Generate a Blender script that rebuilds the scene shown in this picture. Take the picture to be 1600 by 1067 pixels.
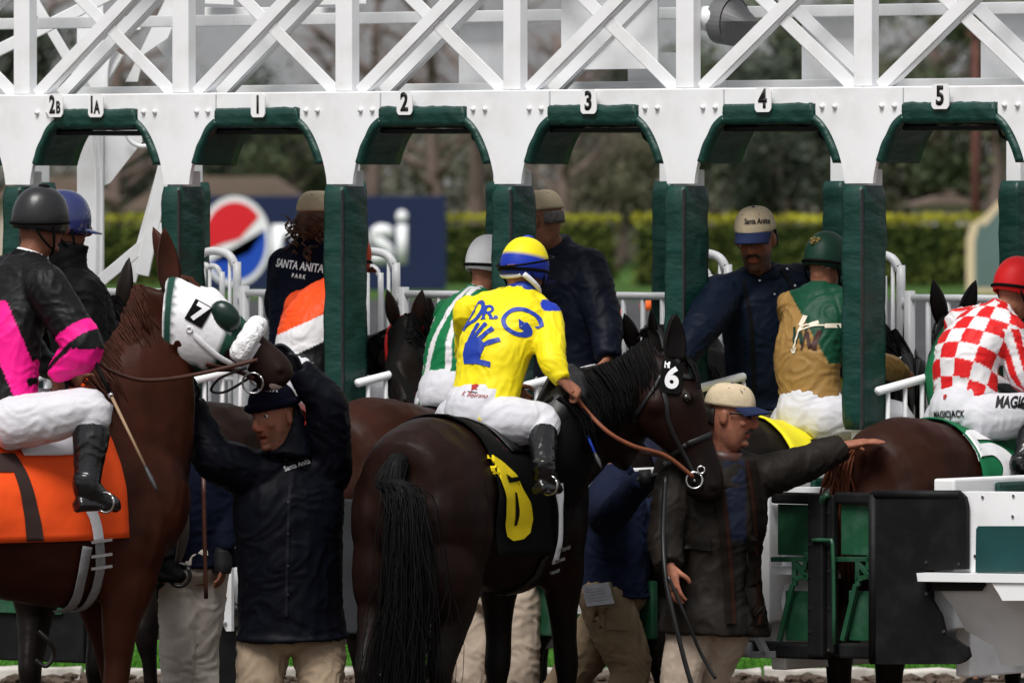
import bpy, bmesh, math, random
from mathutils import Vector, Matrix, noise
from mathutils.bvhtree import BVHTree
V = Vector
for o in list(bpy.data.objects): bpy.data.objects.remove(o)
scene = bpy.context.scene
C = scene.collection
R = math.radians
random.seed(7)

# ------------------------------------------------------------------ camera
F = 13910.0; H = 2.6; YH = 316.0          # focal length in photo pixels, eye height, horizon row
TILT = math.atan((533.5 - YH) / F)
cam_d = bpy.data.cameras.new('Camera'); cam = bpy.data.objects.new('Camera', cam_d); C.objects.link(cam)
cam_d.sensor_width = 36; cam_d.lens = F / 1600 * 36; cam_d.clip_start = 1; cam_d.clip_end = 3000
cam.location = (0, 0, H); cam.rotation_euler = (math.pi/2 - TILT, 0, 0)
cam_d.dof.use_dof = True; cam_d.dof.focus_distance = 39.6; cam_d.dof.aperture_fstop = 7.0
scene.camera = cam

# ------------------------------------------------------------------ sky, sun, exposure (overcast)
world = bpy.data.worlds.new('World'); scene.world = world; world.use_nodes = True
wn, wl = world.node_tree.nodes, world.node_tree.links
sky = wn.new('ShaderNodeTexSky'); sky.sky_type = 'NISHITA'; sky.sun_disc = False
SUN_EL, SUN_AZ = R(56), R(200)            # azimuth clockwise from +Y: behind the camera, a little left
sky.sun_elevation = SUN_EL; sky.sun_rotation = SUN_AZ; sky.dust_density = 4; sky.air_density = 1.2
hs = wn.new('ShaderNodeHueSaturation'); hs.inputs['Saturation'].default_value = 0.22   # grey cloud cover
wl.new(sky.outputs[0], hs.inputs['Color']); veil = wn.new('ShaderNodeMix'); veil.data_type = 'RGBA'; veil.inputs[0].default_value = .6; veil.inputs[7].default_value = (2.9, 2.95, 3.05, 1)   # even cloud veil
wl.new(hs.outputs[0], veil.inputs[6]); wl.new(veil.outputs[2], wn['Background'].inputs['Color'])
wn['Background'].inputs['Strength'].default_value = 0.07
sl = bpy.data.lights.new('Sun', 'SUN'); sl.energy = 1.5; sl.angle = R(26); sl.color = (1, .97, .93)
sun = bpy.data.objects.new('Sun', sl); C.objects.link(sun)
sd = V((math.sin(SUN_AZ)*math.cos(SUN_EL), math.cos(SUN_AZ)*math.cos(SUN_EL), math.sin(SUN_EL)))
sun.rotation_euler = sd.to_track_quat('Z', 'Y').to_euler(); sun.location = (0, 0, 30)
vs = scene.view_settings; vs.view_transform = 'Standard'; vs.look = 'None'; vs.gamma = 1; vs.exposure = 1.15
vs.use_curve_mapping = False

# ------------------------------------------------------------------ helpers
ca, sa = math.cos(TILT), math.sin(TILT)
def W(px, py, D):
    """world point that stands D metres in front of the camera and projects to photo pixel (px, py)"""
    u, v = (px - 800) / F, (533.5 - py) / F
    d = V((u, ca + v * sa, -sa + v * ca)); d *= D / d.y
    return V((0, 0, H)) + d
ROOTM = {}
def tag(o, label=None, cat=None, group=None, kind=None):
    if label: o['label'] = label
    if cat: o['category'] = cat
    if group: o['group'] = group
    if kind: o['kind'] = kind
    return o
def empty(name, M, label=None, cat=None, group=None):
    o = bpy.data.objects.new(name, None); C.objects.link(o); o.empty_display_size = .2
    if not isinstance(M, Matrix): M = Matrix.Translation(M)
    o.matrix_world = M; ROOTM[o] = M
    return tag(o, label, cat, group)
def link(name, me, mat=None, parent=None, local=False):
    """one mesh object; world-space vertices are brought into the parent's frame unless local"""
    if mat is not None:
        me.materials.clear(); me.materials.append(mat)
    o = bpy.data.objects.new(name, me); C.objects.link(o)
    if parent is not None:
        M = ROOTM[parent]; ROOTM[o] = M; o.parent = parent
        if not local: me.transform(M.inverted())
    else: ROOTM[o] = Matrix.Identity(4)
    return o
def bm2me(bm, name='m', smooth=False, recalc=True):
    if recalc: bmesh.ops.recalc_face_normals(bm, faces=bm.faces)
    me = bpy.data.meshes.new(name); bm.to_mesh(me); bm.free()
    if smooth: me.polygons.foreach_set('use_smooth', [True] * len(me.polygons))
    return me
def mk(name, bm, mat, parent=None, local=False, smooth=False):
    return link(name, bm2me(bm, name, smooth), mat, parent, local)
def share(name, src, loc, parent, rot=None, scale=None):
    o = bpy.data.objects.new(name, src.data); C.objects.link(o); o.parent = parent; o.location = loc
    if rot: o.rotation_euler = rot
    if scale: o.scale = scale
    ROOTM[o] = ROOTM.get(parent, Matrix.Identity(4))
    return o
def bx(bm, x0, x1, y0, y1, z0, z1, bev=0, M=None):
    t = bmesh.new(); bmesh.ops.create_cube(t, size=1)
    for v in t.verts: v.co = V((x0 + (v.co.x+.5)*(x1-x0), y0 + (v.co.y+.5)*(y1-y0), z0 + (v.co.z+.5)*(z1-z0)))
    if bev: bmesh.ops.bevel(t, geom=t.edges[:], offset=bev, segments=2, affect='EDGES', profile=.6)
    merge(bm, t, M)
def merge(bm, t, M=None):
    if M is not None: t.transform(M)
    me = bpy.data.meshes.new('t'); t.to_mesh(me); t.free(); bm.from_mesh(me); bpy.data.meshes.remove(me)
def bar(bm, a, b, w, h, up=V((0, 0, 1)), bev=0):
    """straight bar of section w x h from a to b"""
    a, b = V(a), V(b); d = (b - a); L = d.length; d.normalize()
    s = d.cross(up)
    if s.length < 1e-4: s = d.cross(V((0, 1, 0)))
    s.normalize(); u = s.cross(d)
    M = Matrix(((d.x, s.x, u.x, a.x), (d.y, s.y, u.y, a.y), (d.z, s.z, u.z, a.z), (0, 0, 0, 1)))
    bx(bm, 0, L, -w/2, w/2, -h/2, h/2, bev, M)
def prism(bm, pts, y0, y1):
    """outline of (x, z) points pushed from y0 to y1"""
    a = [bm.verts.new((x, y0, z)) for x, z in pts]; b = [bm.verts.new((x, y1, z)) for x, z in pts]
    bm.faces.new(a); bm.faces.new(b[::-1]); n = len(pts)
    for i in range(n): bm.faces.new((a[i], a[(i+1) % n], b[(i+1) % n], b[i]))
def cr(pts, m):
    """Catmull-Rom resampling of a list of tuples (or vectors), m steps a span"""
    P = [list(p) for p in pts]
    if m <= 1 or len(P) < 3: return P
    out = []
    for i in range(len(P) - 1):
        p0, p1, p2, p3 = P[max(i-1, 0)], P[i], P[i+1], P[min(i+2, len(P)-1)]
        for k in range(m):
            t = k / m
            out.append([.5*((2*b) + (c-a)*t + (2*a-5*b+4*c-d)*t*t + (3*b-a-3*c+d)*t**3) for a, b, c, d in zip(p0, p1, p2, p3)])
    out.append(P[-1]); return out
def loft(bm, rings, side=V((0, 1, 0)), n=16, m=3, sq=2.0, fixed=False):
    """rings: (x,y,z, r_side, r_other[, side vector]); skin over them, closed at both ends"""
    R_ = []
    for r in rings:
        s = r[5] if len(r) > 5 else side
        R_.append([r[0], r[1], r[2], r[3], r[4], s[0], s[1], s[2]])
    R_ = cr(R_, m); prev = None; first = None
    N = len(R_)
    for i, r in enumerate(R_):
        c = V(r[:3]); a = V(R_[max(i-1, 0)][:3]); b = V(R_[min(i+1, N-1)][:3]); t = (b - a)
        if t.length < 1e-6: t = V((0, 0, 1))
        t.normalize(); s = V(r[5:8]); s = s - t * s.dot(t)
        if s.length < 1e-5: s = t.orthogonal()
        s.normalize(); u = t.cross(s)
        ring = []
        for k in range(n):
            q = 2*math.pi*k/n; cx, sx = math.cos(q), math.sin(q)
            if sq != 2.0:
                cx = math.copysign(abs(cx)**(2/sq), cx); sx = math.copysign(abs(sx)**(2/sq), sx)
            ring.append(bm.verts.new(c + s*max(r[3], .001)*cx + u*max(r[4], .001)*sx))
        if prev:
            for k in range(n): bm.faces.new((prev[k], prev[(k+1) % n], ring[(k+1) % n], ring[k]))
        else: bm.faces.new(ring[::-1])
        prev = ring
    bm.faces.new(prev)
def tube(bm, pts, r, n=8, m=1):
    rr = r if isinstance(r, (list, tuple)) else [r] * len(pts)
    loft(bm, [(p[0], p[1], p[2], q, q) for p, q in zip(pts, rr)], side=V((.31, .87, .37)), n=n, m=m)
def ball(bm, c, rx, ry, rz, M=None, seg=14):
    t = bmesh.new(); bmesh.ops.create_uvsphere(t, u_segments=seg, v_segments=max(6, seg*2//3), radius=1)
    for v in t.verts: v.co = V((v.co.x*rx, v.co.y*ry, v.co.z*rz))
    if M is not None: t.transform(M.to_4x4())
    t.transform(Matrix.Translation(V(c))); merge(bm, t)
def disc(bm, c, axis, r, h, n=16):
    axis = V(axis).normalized(); s = axis.orthogonal().normalized()
    c = V(c); loft(bm, [(*(c - axis*h/2), r, r, s), (*(c + axis*h/2), r, r, s)], n=n, m=1)
def remesh(bm, voxel, it=4, fac=.5):
    """fuse overlapping closed pieces into one continuous skin"""
    bmesh.ops.recalc_face_normals(bm, faces=bm.faces)
    me = bpy.data.meshes.new('r'); bm.to_mesh(me); bm.free()
    o = bpy.data.objects.new('r', me); C.objects.link(o)
    r = o.modifiers.new('r', 'REMESH'); r.mode = 'VOXEL'; r.voxel_size = voxel; r.use_smooth_shade = True
    if it:
        s = o.modifiers.new('s', 'SMOOTH'); s.iterations = it; s.factor = fac
    dg = bpy.context.evaluated_depsgraph_get(); dg.update()
    out = bpy.data.meshes.new_from_object(o.evaluated_get(dg))
    bpy.data.objects.remove(o); bpy.data.meshes.remove(me)
    return out
def displace(me, fn):
    me.update()
    nrm = [v.normal.copy() for v in me.vertices]
    for v, n in zip(me.vertices, nrm): v.co += n * fn(v.co)
    me.update()
def paint(me, fn):
    a = me.color_attributes.new('Col', 'FLOAT_COLOR', 'POINT'); out = []
    for v in me.vertices: out.extend((*fn(v.co), 1.0))
    a.data.foreach_set('color', out)
def fr(fwd, up=V((0, 0, 1))):
    """3x3 frame, columns forward / left / up"""
    x = V(fwd).normalized(); y = V(up).cross(x).normalized(); z = x.cross(y)
    return Matrix((x, y, z)).transposed()

# ------------------------------------------------------------------ materials
def srgb(*c):
    return tuple((x/255/12.92 if x/255 <= .04045 else ((x/255+.055)/1.055)**2.4) for x in c)
def mat(name, col, rough=.6, spec=.4, var=.15, vs_=6, bump=0, bs=40, attr=False, metal=0, stretch=None, coat=0, sheen=0, trans=0, var2=None, bdist=.01):
    m = bpy.data.materials.new(name); m.use_nodes = True
    nt = m.node_tree; N, L = nt.nodes, nt.links; p = N['Principled BSDF']
    p.inputs['Roughness'].default_value = rough; p.inputs['Specular IOR Level'].default_value = spec
    p.inputs['Metallic'].default_value = metal
    if coat: p.inputs['Coat Weight'].default_value = coat; p.inputs['Coat Roughness'].default_value = .15
    if sheen: p.inputs['Sheen Weight'].default_value = sheen; p.inputs['Sheen Roughness'].default_value = .5
    if trans: p.inputs['Transmission Weight'].default_value = trans
    tc = N.new('ShaderNodeTexCoord'); mp = N.new('ShaderNodeMapping'); L.new(tc.outputs['Object'], mp.inputs[0])
    if stretch: mp.inputs['Scale'].default_value = stretch
    no = N.new('ShaderNodeTexNoise'); no.inputs['Scale'].default_value = vs_; no.inputs['Detail'].default_value = 5
    L.new(mp.outputs[0], no.inputs['Vector'])
    mr = N.new('ShaderNodeMapRange'); mr.inputs[1].default_value = .3; mr.inputs[2].default_value = .7
    mr.inputs[3].default_value = 1 - var; mr.inputs[4].default_value = 1 + var; L.new(no.outputs[0], mr.inputs[0])
    mx = N.new('ShaderNodeMix'); mx.data_type = 'RGBA'; mx.blend_type = 'MULTIPLY'; mx.inputs[0].default_value = 1
    if attr:
        at = N.new('ShaderNodeAttribute'); at.attribute_name = 'Col'; L.new(at.outputs['Color'], mx.inputs[6])
    else: mx.inputs[6].default_value = (*col, 1)
    if var2:   # second tone in blotches
        m2 = N.new('ShaderNodeMix'); m2.data_type = 'RGBA'; n2 = N.new('ShaderNodeTexNoise'); n2.inputs['Scale'].default_value = var2[1]
        n2.inputs['Detail'].default_value = 6; L.new(tc.outputs['Object'], n2.inputs['Vector'])
        r2 = N.new('ShaderNodeMapRange'); r2.inputs[1].default_value = .5; r2.inputs[2].default_value = .68; r2.inputs[4].default_value = var2[2]
        L.new(n2.outputs[0], r2.inputs[0]); L.new(r2.outputs[0], m2.inputs[0])
        if attr: L.new(at.outputs['Color'], m2.inputs[6])
        else: m2.inputs[6].default_value = (*col, 1)
        m2.inputs[7].default_value = (*var2[0], 1); L.new(m2.outputs[2], mx.inputs[6])
    L.new(mr.outputs[0], mx.inputs[7]); L.new(mx.outputs[2], p.inputs['Base Color'])
    if bump:
        nb = N.new('ShaderNodeTexNoise'); nb.inputs['Scale'].default_value = bs; nb.inputs['Detail'].default_value = 4; L.new(mp.outputs[0], nb.inputs['Vector'])
        bp = N.new('ShaderNodeBump'); bp.inputs['Strength'].default_value = bump; bp.inputs['Distance'].default_value = bdist
        L.new(nb.outputs[0], bp.inputs['Height']); L.new(bp.outputs[0], p.inputs['Normal'])
    return m
M_WHITE = mat('white_paint', (.80, .81, .83), .42, .5, .05, 3, .06, 25, var2=((.60, .59, .56), 5, .45))
M_WHITE2 = mat('white_gloss_tube', (.82, .83, .85), .3, .5, .03, 5)
M_GREEN = mat('green_vinyl', (.005, .040, .031), .38, .4, .18, 6, .65, 6, stretch=(1, 1, 2.2), bdist=.02)
M_GREENP = mat('green_painted_steel', (.010, .062, .028), .4, .5, .3, 7, .15, 30, var2=((.05, .12, .08), 9, .5))
M_RUBBER = mat('black_rubber', (.005, .005, .0055), .6, .2, .3, 6, .25, 14, var2=((.018, .018, .018), 8, .4))
M_BLACK = mat('black_ink', (.008, .008, .009), .5, .3)
M_DARK = mat('dark_steel', (.02, .02, .022), .5, .5, .3, 20)
M_STEEL = mat('bright_steel', (.55, .55, .56), .25, .5, .1, 20, metal=1)
M_GREY = mat('grey_primer', (.30, .31, .33), .5, .4, .1, 10)
# ================================================================== the setting
M_DIRT = mat('track_dirt', (.075, .055, .042), .95, .1, .35, 3, 1, 12, var2=((.12, .09, .07), 1.5, .6), bdist=.05)
M_TURF = mat('turf', (.055, .17, .018), .9, .1, .35, .8, .8, 30, bdist=.05)
M_LAWN = mat('lawn', (.045, .095, .018), .9, .1, .3, .15)
M_FARTRACK = mat('far_track', (.055, .055, .060), .9, .1, .2, .2)
M_KERB = mat('kerb_concrete', (.50, .47, .43), .85, .2, .25, 4, .4, 12, var2=((.12, .10, .08), 3, .8))
def sheet(name, x0, x1, y0, y1, z, m, nx=1, ny=1, amp=0, fr_=1.0):
    bm = bmesh.new(); g = [[bm.verts.new((x0+(x1-x0)*i/nx, y0+(y1-y0)*j/ny, z)) for i in range(nx+1)] for j in range(ny+1)]
    for j in range(ny):
        for i in range(nx): bm.faces.new((g[j][i], g[j][i+1], g[j+1][i+1], g[j+1][i]))
    if amp:
        for v in bm.verts: v.co.z += amp*noise.noise(v.co*fr_)
    o = mk(name, bm, m, smooth=bool(amp)); return tag(o, kind='structure')
sheet('ground', -900, 900, -50, 2200, -.08, M_DIRT)
sheet('dirt_track', -14, 14, 25, 48.62, -.012, M_DIRT, 120, 110, .022, 2.2)
sheet('turf_course', -60, 60, 48.8, 70, -.010, M_TURF)
sheet('far_track', -90, 90, 70, 238, -.006, M_FARTRACK)
sheet('lawn', -150, 150, 238, 420, -.002, M_LAWN)
# kerb between dirt and turf: a row of cast blocks, pushed and chipped
kb = empty('kerb', V((0, 48.7, 0))); tag(kb, kind='structure')
for i in range(14):
    bm = bmesh.new(); x = -4.2 + i*.62
    bx(bm, x, x+.605, 48.62, 48.80, -.05, .055 + random.uniform(-.012, .012), .012)
    bmesh.ops.subdivide_edges(bm, edges=[e for e in bm.edges if e.calc_length() > .3], cuts=6)
    for v in bm.verts:
        v.co += V((0, .012, .016)) * noise.noise(v.co*9)
    mk('kerb_block', bm, M_KERB, kb)
# churned clods of dirt banked against the kerb
bm = bmesh.new()
for i in range(420):
    x = random.uniform(-3.6, 3.6); y = 48.6 - abs(random.gauss(0, .28)); r = random.uniform(.012, .05)
    t = bmesh.new(); bmesh.ops.create_icosphere(t, subdivisions=1, radius=r)
    for v in t.verts: v.co *= 1 + .4*noise.noise(v.co*40 + V((i, 0, 0)))
    t.transform(Matrix.Translation((x, y, random.uniform(-.01, .015))) @ Matrix.Diagonal((1.3, 1, .6, 1))); merge(bm, t)
tag(mk('dirt_clods', bm, M_DIRT), 'loose clods of brown dirt banked against the pale kerb', 'dirt', kind='stuff')
# grass blades along the turf edge seen under the gate
bm = bmesh.new()
for i in range(9000):
    x = random.uniform(-3.4, 3.4); y = 48.84 + random.random()**1.6*3.2; h = random.uniform(.03, .07); a = random.uniform(0, 6.28)
    dx, dy = .006*math.cos(a), .006*math.sin(a); l = random.uniform(-.03, .03)
    bm.faces.new([bm.verts.new((x-dx, y-dy, -.01)), bm.verts.new((x+dx, y+dy, -.01)), bm.verts.new((x+l, y+l*.4, h))])
tag(mk('grass', bm, M_TURF), 'bright green grass of the turf course under the gate', 'grass', kind='stuff')

# ---- hedge
M_HEDGE = mat('hedge_leaf', (0, 0, 0), .7, .2, .35, 1.2, attr=True)
M_HEDGEIN = mat('hedge_inside', (.02, .035, .01), .9, .1)
def hedge(x0, x1, y, h, label, seed):
    rnd = random.Random(seed); e = empty('hedge', V(((x0+x1)/2, y, 0)), label, 'hedge', 'clipped hedges behind the track')
    bm = bmesh.new(); bx(bm, x0+.2, x1-.2, y-.7, y+.7, 0, h-.25); mk('woody_core', bm, M_HEDGEIN, e)
    bm = bmesh.new(); n = int((x1-x0)*420)
    for i in range(n):
        x = rnd.uniform(x0, x1); t = rnd.random()
        if t < .38: p = V((x, y + rnd.uniform(-.9, .9), h + rnd.gauss(0, .05) + .10*noise.noise(V((x*.8, 0, seed)))))
        else: p = V((x, y - .9 + rnd.gauss(0, .08) + .15*noise.noise(V((x*1.3, rnd.random()*.4, seed))), rnd.uniform(.05, h)))
        s = rnd.uniform(.05, .11); a = V((rnd.gauss(0, 1), rnd.gauss(0, 1), rnd.gauss(0, 1))).normalized(); b = a.orthogonal().normalized()*s; c = a.cross(b).normalized()*s*.7
        bm.faces.new([bm.verts.new(p+b), bm.verts.new(p+c), bm.verts.new(p-b), bm.verts.new(p-c)])
    me = bm2me(bm, recalc=False)
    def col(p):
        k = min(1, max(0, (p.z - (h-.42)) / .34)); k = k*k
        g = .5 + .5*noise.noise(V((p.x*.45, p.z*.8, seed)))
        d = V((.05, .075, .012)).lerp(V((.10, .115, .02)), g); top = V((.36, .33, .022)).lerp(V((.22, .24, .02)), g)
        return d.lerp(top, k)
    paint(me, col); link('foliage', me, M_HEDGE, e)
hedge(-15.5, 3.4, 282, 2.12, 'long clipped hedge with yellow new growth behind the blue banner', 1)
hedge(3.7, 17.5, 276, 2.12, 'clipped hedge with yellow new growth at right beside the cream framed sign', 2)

# ---- trees beyond
M_BARK = mat('bark', (.16, .12, .105), .9, .1, .4, 1.5, .6, 4, stretch=(3, 3, .6))
LEAFCOL = [((.075, .098, .05), (.15, .16, .08)), ((.052, .066, .048), (.10, .115, .075)), ((.11, .11, .065), (.19, .165, .11)), ((.17, .14, .13), (.25, .21, .195))]
M_LEAF = [mat('tree_leaf_%s' % n, a, .7, .2, .4, .5, var2=(b, .35, 1)) for n, (a, b) in zip(('olive', 'dark', 'yellow', 'bare'), LEAFCOL)]
def tree_mesh(seed, kind, h, spread, nleaf):
    rnd = random.Random(seed); bt = bmesh.new(); tips = []
    tr = [V((0, 0, 0))]; 
    for i in range(5): tr.append(tr[-1] + V((rnd.gauss(0, .22), rnd.gauss(0, .2), h*.8/5)))
    r0 = h*.024
    tube(bt, tr, [r0*1.3, r0, r0*.85, r0*.7, r0*.5, r0*.25], 8, 2)
    for i in range(13):
        k = rnd.uniform(.22, 1); q = tr[min(4, int(k*5))].lerp(tr[min(5, int(k*5)+1)], k*5 % 1); a = rnd.uniform(0, 6.28)
        L = spread*rnd.uniform(.5, 1)*(1.15 - k*.45); d = V((math.cos(a), math.sin(a), rnd.uniform(.15, .9)))
        mid = q + d*L*.5 + V((0, 0, rnd.uniform(-.2, .3))); end = q + d*L + V((0, 0, rnd.uniform(-.5, .8)))
        tube(bt, [q, mid, end], [r0*.45, r0*.3, r0*.1], 6, 2); tips += [mid, end, mid.lerp(end, .5)]
        for j in range(3):
            e2 = mid.lerp(end, rnd.random()) + V((rnd.gauss(0, .7), rnd.gauss(0, .7), rnd.uniform(-.3, .9)))
            tube(bt, [mid.lerp(end, .3), e2], [r0*.2, r0*.06], 5); tips.append(e2)
    bl = bmesh.new()
    for i in range(nleaf):
        t = rnd.choice(tips); g = .55 if kind < 3 else .9
        p = t + V((rnd.gauss(0, g), rnd.gauss(0, g), rnd.gauss(0, g*.75)))
        if p.z < 1.2: continue
        s = rnd.uniform(.09, .2) if kind < 3 else rnd.uniform(.03, .07)
        a = V((rnd.gauss(0, 1), rnd.gauss(0, 1), rnd.gauss(0, 1))).normalized(); b = a.orthogonal().normalized()*s; c = a.cross(b).normalized()*s*.55
        bl.faces.new([bl.verts.new(p+b), bl.verts.new(p+c), bl.verts.new(p-b), bl.verts.new(p-c)])
    return bm2me(bt, 'trunk', True), bm2me(bl, 'crown', recalc=False)
PROTO = [(tree_mesh(11, 0, 12, 4.2, 9000), 0), (tree_mesh(12, 1, 11, 4.0, 9500), 1), (tree_mesh(13, 2, 9, 3.6, 6500), 2),
         (tree_mesh(14, 3, 15, 4.5, 6500), 3), (tree_mesh(15, 3, 13, 3.8, 4200), 3), (tree_mesh(16, 1, 8, 3.2, 7000), 1)]
def tree(px, D, proto, sc, label, rz):
    (tm, cm), k = PROTO[proto]
    e = empty('tree', Matrix.Translation(((px-800)*D/F, D, 0)) @ Matrix.Rotation(rz, 4, 'Z') @ Matrix.Scale(sc, 4), label, 'tree', 'trees beyond the hedge')
    for nm, me, mt in (('trunk', tm, M_BARK), ('crown', cm, M_LEAF[k])):
        if not me.materials: me.materials.append(mt)
        o = bpy.data.objects.new(nm, me); C.objects.link(o); o.parent = e
for i, (px, D, pr, sc, lb) in enumerate([
    (-20, 330, 1, 1.0, 'dark tree at the far left edge behind the gate end'),
    (175, 325, 4, .95, 'bare brown tree seen between the leaning white struts at left'),
    (70, 345, 3, .85, 'bare tree behind the black and blue riding helmets'),
    (395, 350, 5, .95, 'low dark tree above the red and white disc of the banner'),
    (460, 340, 0, .62, 'small olive tree under the arch with plate 1'),
    (585, 335, 3, .9, 'tall bare tree with thick brown trunk left of arch 2'),
    (680, 330, 4, 1.05, 'bare tree with dark trunk seen through arch 2'),
    (742, 345, 3, 1.0, 'grey brown bare tree behind the white sheet of bay 2'),
    (880, 330, 4, .85, 'bare branched tree seen at the left inside arch 3'),
    (965, 340, 2, .72, 'bushy yellowish tree seen low through arch 3'),
    (1030, 350, 1, .85, 'dark tree behind the fourth padded post'),
    (900, 360, 3, .9, 'tall bare tree far behind arch 3'),
    (1140, 345, 0, .78, 'olive tree seen through arch 4 above the capped man'),
    (1235, 335, 5, 1.05, 'dense dark green tree at the right inside arch 4'),
    (1290, 350, 0, .98, 'tall leafy tree behind the truss of bay 4'),
    (1385, 340, 2, .9, 'reddish olive tree behind the fifth padded post'),
    (1470, 345, 3, .95, 'bare brown tree seen through arch 5'),
    (1560, 335, 0, 1.0, 'olive tree at the right edge above the cream framed sign'),
    (1640, 345, 1, 1.0, 'dark tree at the far right edge of the picture'),
    (520, 362, 3, .7, 'bare tree far behind the roof left of post 2'),
    (255, 350, 1, .7, 'dark tree behind the first padded post')]):
    tree(px, D, pr, sc, lb, i*1.9)
# dense low woodland behind, reads as one mass
bm = bmesh.new(); rnd = random.Random(5)
for i in range(46000):
    x = rnd.uniform(-46, 46); D = rnd.uniform(365, 395)
    top = 5.0 + 3.2*noise.noise(V((x*.16, 3, 0))) + 1.4*noise.noise(V((x*.6, 9, 0)))
    top += 1.6 + (-2.4 if -13.5 < x < -7 else 0)
    z = rnd.random()**.8*max(1.5, top); s = rnd.uniform(.15, .34)
    a = V((rnd.gauss(0, 1), rnd.gauss(0, 1), rnd.gauss(0, 1))).normalized(); b = a.orthogonal().normalized()*s; c = a.cross(b).normalized()*s*.6; p = V((x, D, z))
    bm.faces.new([bm.verts.new(p+b), bm.verts.new(p+c), bm.verts.new(p-b), bm.verts.new(p-c)])
me = bm2me(bm, recalc=False)
def wcol(p):
    k = .5+.6*noise.noise(V((p.x*.12, p.z*.2, 4))); k = min(1, max(0, k)); r = .5+.5*noise.noise(p*.9)
    return (V((.08, .10, .055)).lerp(V((.20, .17, .16)), k))*(.6+.8*r)
paint(me, wcol); tag(link('far_wood', me, M_HEDGE), 'brown and green mass of far woodland behind the trees', 'wood', kind='stuff')

# ---- far low building with brown roof, small pale house, red pole
M_ROOF = mat('brown_roof', (.15, .11, .09), .8, .2, .2, .6); M_WALLP = mat('pale_plaster', (.50, .42, .36), .8, .2, .1, .5)
M_PANE = mat('far_glass', (.03, .035, .04), .2, .5)
def house(x0, x1, D, zw, zr, label, wins):
    e = empty('house', V(((x0+x1)/2, D, 0)), label, 'house'); bm = bmesh.new(); bx(bm, x0, x1, D, D+6, 0, zw); mk('wall', bm, M_WALLP, e)
    bm = bmesh.new(); ov = .5
    prism(bm, [(x0-ov, zw), (x1+ov, zw), (x1-1.2, zr), (x0+1.2, zr)], D-ov, D+6+ov); mk('roof', bm, M_ROOF, e)
    for wx in wins:
        bm = bmesh.new(); bx(bm, wx, wx+.9, D-.05, D-.005, 1, min(2.1, zw-.3)); w = mk('window', bm, M_WHITE, e)
        bm = bmesh.new(); bx(bm, wx+.08, wx+.82, D-.09, D-.052, 1.08, min(2.02, zw-.38)); mk('pane', bm, M_PANE, w)
house(-13.2, -7.2, 312, 2.3, 3.5, 'long low house with brown roof above the blue banner', (-12, -10))
house(13.9, 15.6, 300, 2.5, 3.0, 'small pale house with low brown roof beside the cream framed sign', (14.2,))
house(-18.4, -14.6, 318, 2.7, 3.5, 'pinkish far house glimpsed between the leaning struts at left', (-17.5, -15.5))
bm = bmesh.new(); tube(bm, [W(1524, 470, 290).xy.to_3d(), W(1524, 60, 290)], [.16, .12], 10); 
M_REDPOLE = mat('rust_red_pole', (.10, .035, .028), .7, .3, .2, 2)
e = empty('pole', V((W(1524, 470, 290).x, 290, 0)), 'dark red pole rising behind arch 5 on the right', 'pole'); mk('shaft', bm, M_REDPOLE, e, smooth=True)
bm = bmesh.new(); bx(bm, W(1524, 0, 290).x-.3, W(1524, 0, 290).x+.3, 289.8, 290.2, 8, 8.15, .03); mk('cap', bm, M_REDPOLE, e)

# ---- banner
M_BANNER = mat('banner_navy', (.006, .014, .055), .6, .3, .08, 1); M_PRINTW = mat('print_white', (.78, .79, .82), .6, .3, .04)
M_PRINTR = mat('print_red', (.62, .012, .022), .6, .3, .04); M_PRINTB = mat('print_blue', (.006, .06, .42), .6, .3, .04)
def text_bm(body, size=1.0, off=0.0, align='CENTER', shear=0):
    cu = bpy.data.curves.new('t', 'FONT'); cu.body = body; cu.size = size; cu.offset = off; cu.align_x = align; cu.align_y = 'CENTER'; cu.shear = shear
    cu.resolution_u = 6
    o = bpy.data.objects.new('t', cu); C.objects.link(o); dg = bpy.context.evaluated_depsgraph_get(); dg.update()
    me = bpy.data.meshes.new_from_object(o.evaluated_get(dg)); bm = bmesh.new(); bm.from_mesh(me)
    bpy.data.objects.remove(o); bpy.data.curves.remove(cu); bpy.data.meshes.remove(me)
    return bm
def poly_bm(pts):
    bm = bmesh.new(); bm.faces.new([bm.verts.new((x, y, 0)) for x, y in pts]); bmesh.ops.triangulate(bm, faces=bm.faces[:]); return bm
def solid(bm, t):
    """give a flat 2D shape (xy) thickness t towards +z"""
    r = bmesh.ops.extrude_face_region(bm, geom=bm.faces[:])
    bmesh.ops.translate(bm, vec=(0, 0, t), verts=[v for v in r['geom'] if isinstance(v, bmesh.types.BMVert)])
    return bm
DB = 262.0; b0 = W(316, 306, DB); b1 = W(697, 456, DB); bw, bh = b1.x-b0.x, b0.z
e = empty('banner', V(((b0.x+b1.x)/2, DB, 0)), 'navy blue advertising banner with red white and blue disc and white lettering', 'banner')
bm = bmesh.new(); bx(bm, b0.x-.9, b1.x, DB, DB+.12, 0.02, b0.z, .02); mk('board', bm, M_BANNER, e)
for i in range(7):
    bm = bmesh.new(); x = b0.x + .3 + i*(bw-.6)/6; bx(bm, x-.05, x+.05, DB+.125, DB+.22, 0, b0.z-.1); mk('support_post', bm, M_GREY, e)
def onb(bm, px, py, dy=0.0, sx=1, sz=1):
    p = W(px, py, DB); bm.transform(Matrix(((sx, 0, 0, p.x), (0, 0, -1, DB-.002-dy), (0, sz, 0, p.z), (0, 0, 0, 1)))); return bm
gr = 52.0*DB/F; gz = 1.26
circ = lambda r, a0=0, a1=360, n=48: [(r*math.cos(R(a0+(a1-a0)*i/n)), r*math.sin(R(a0+(a1-a0)*i/n))) for i in range(n+1)]
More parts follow.
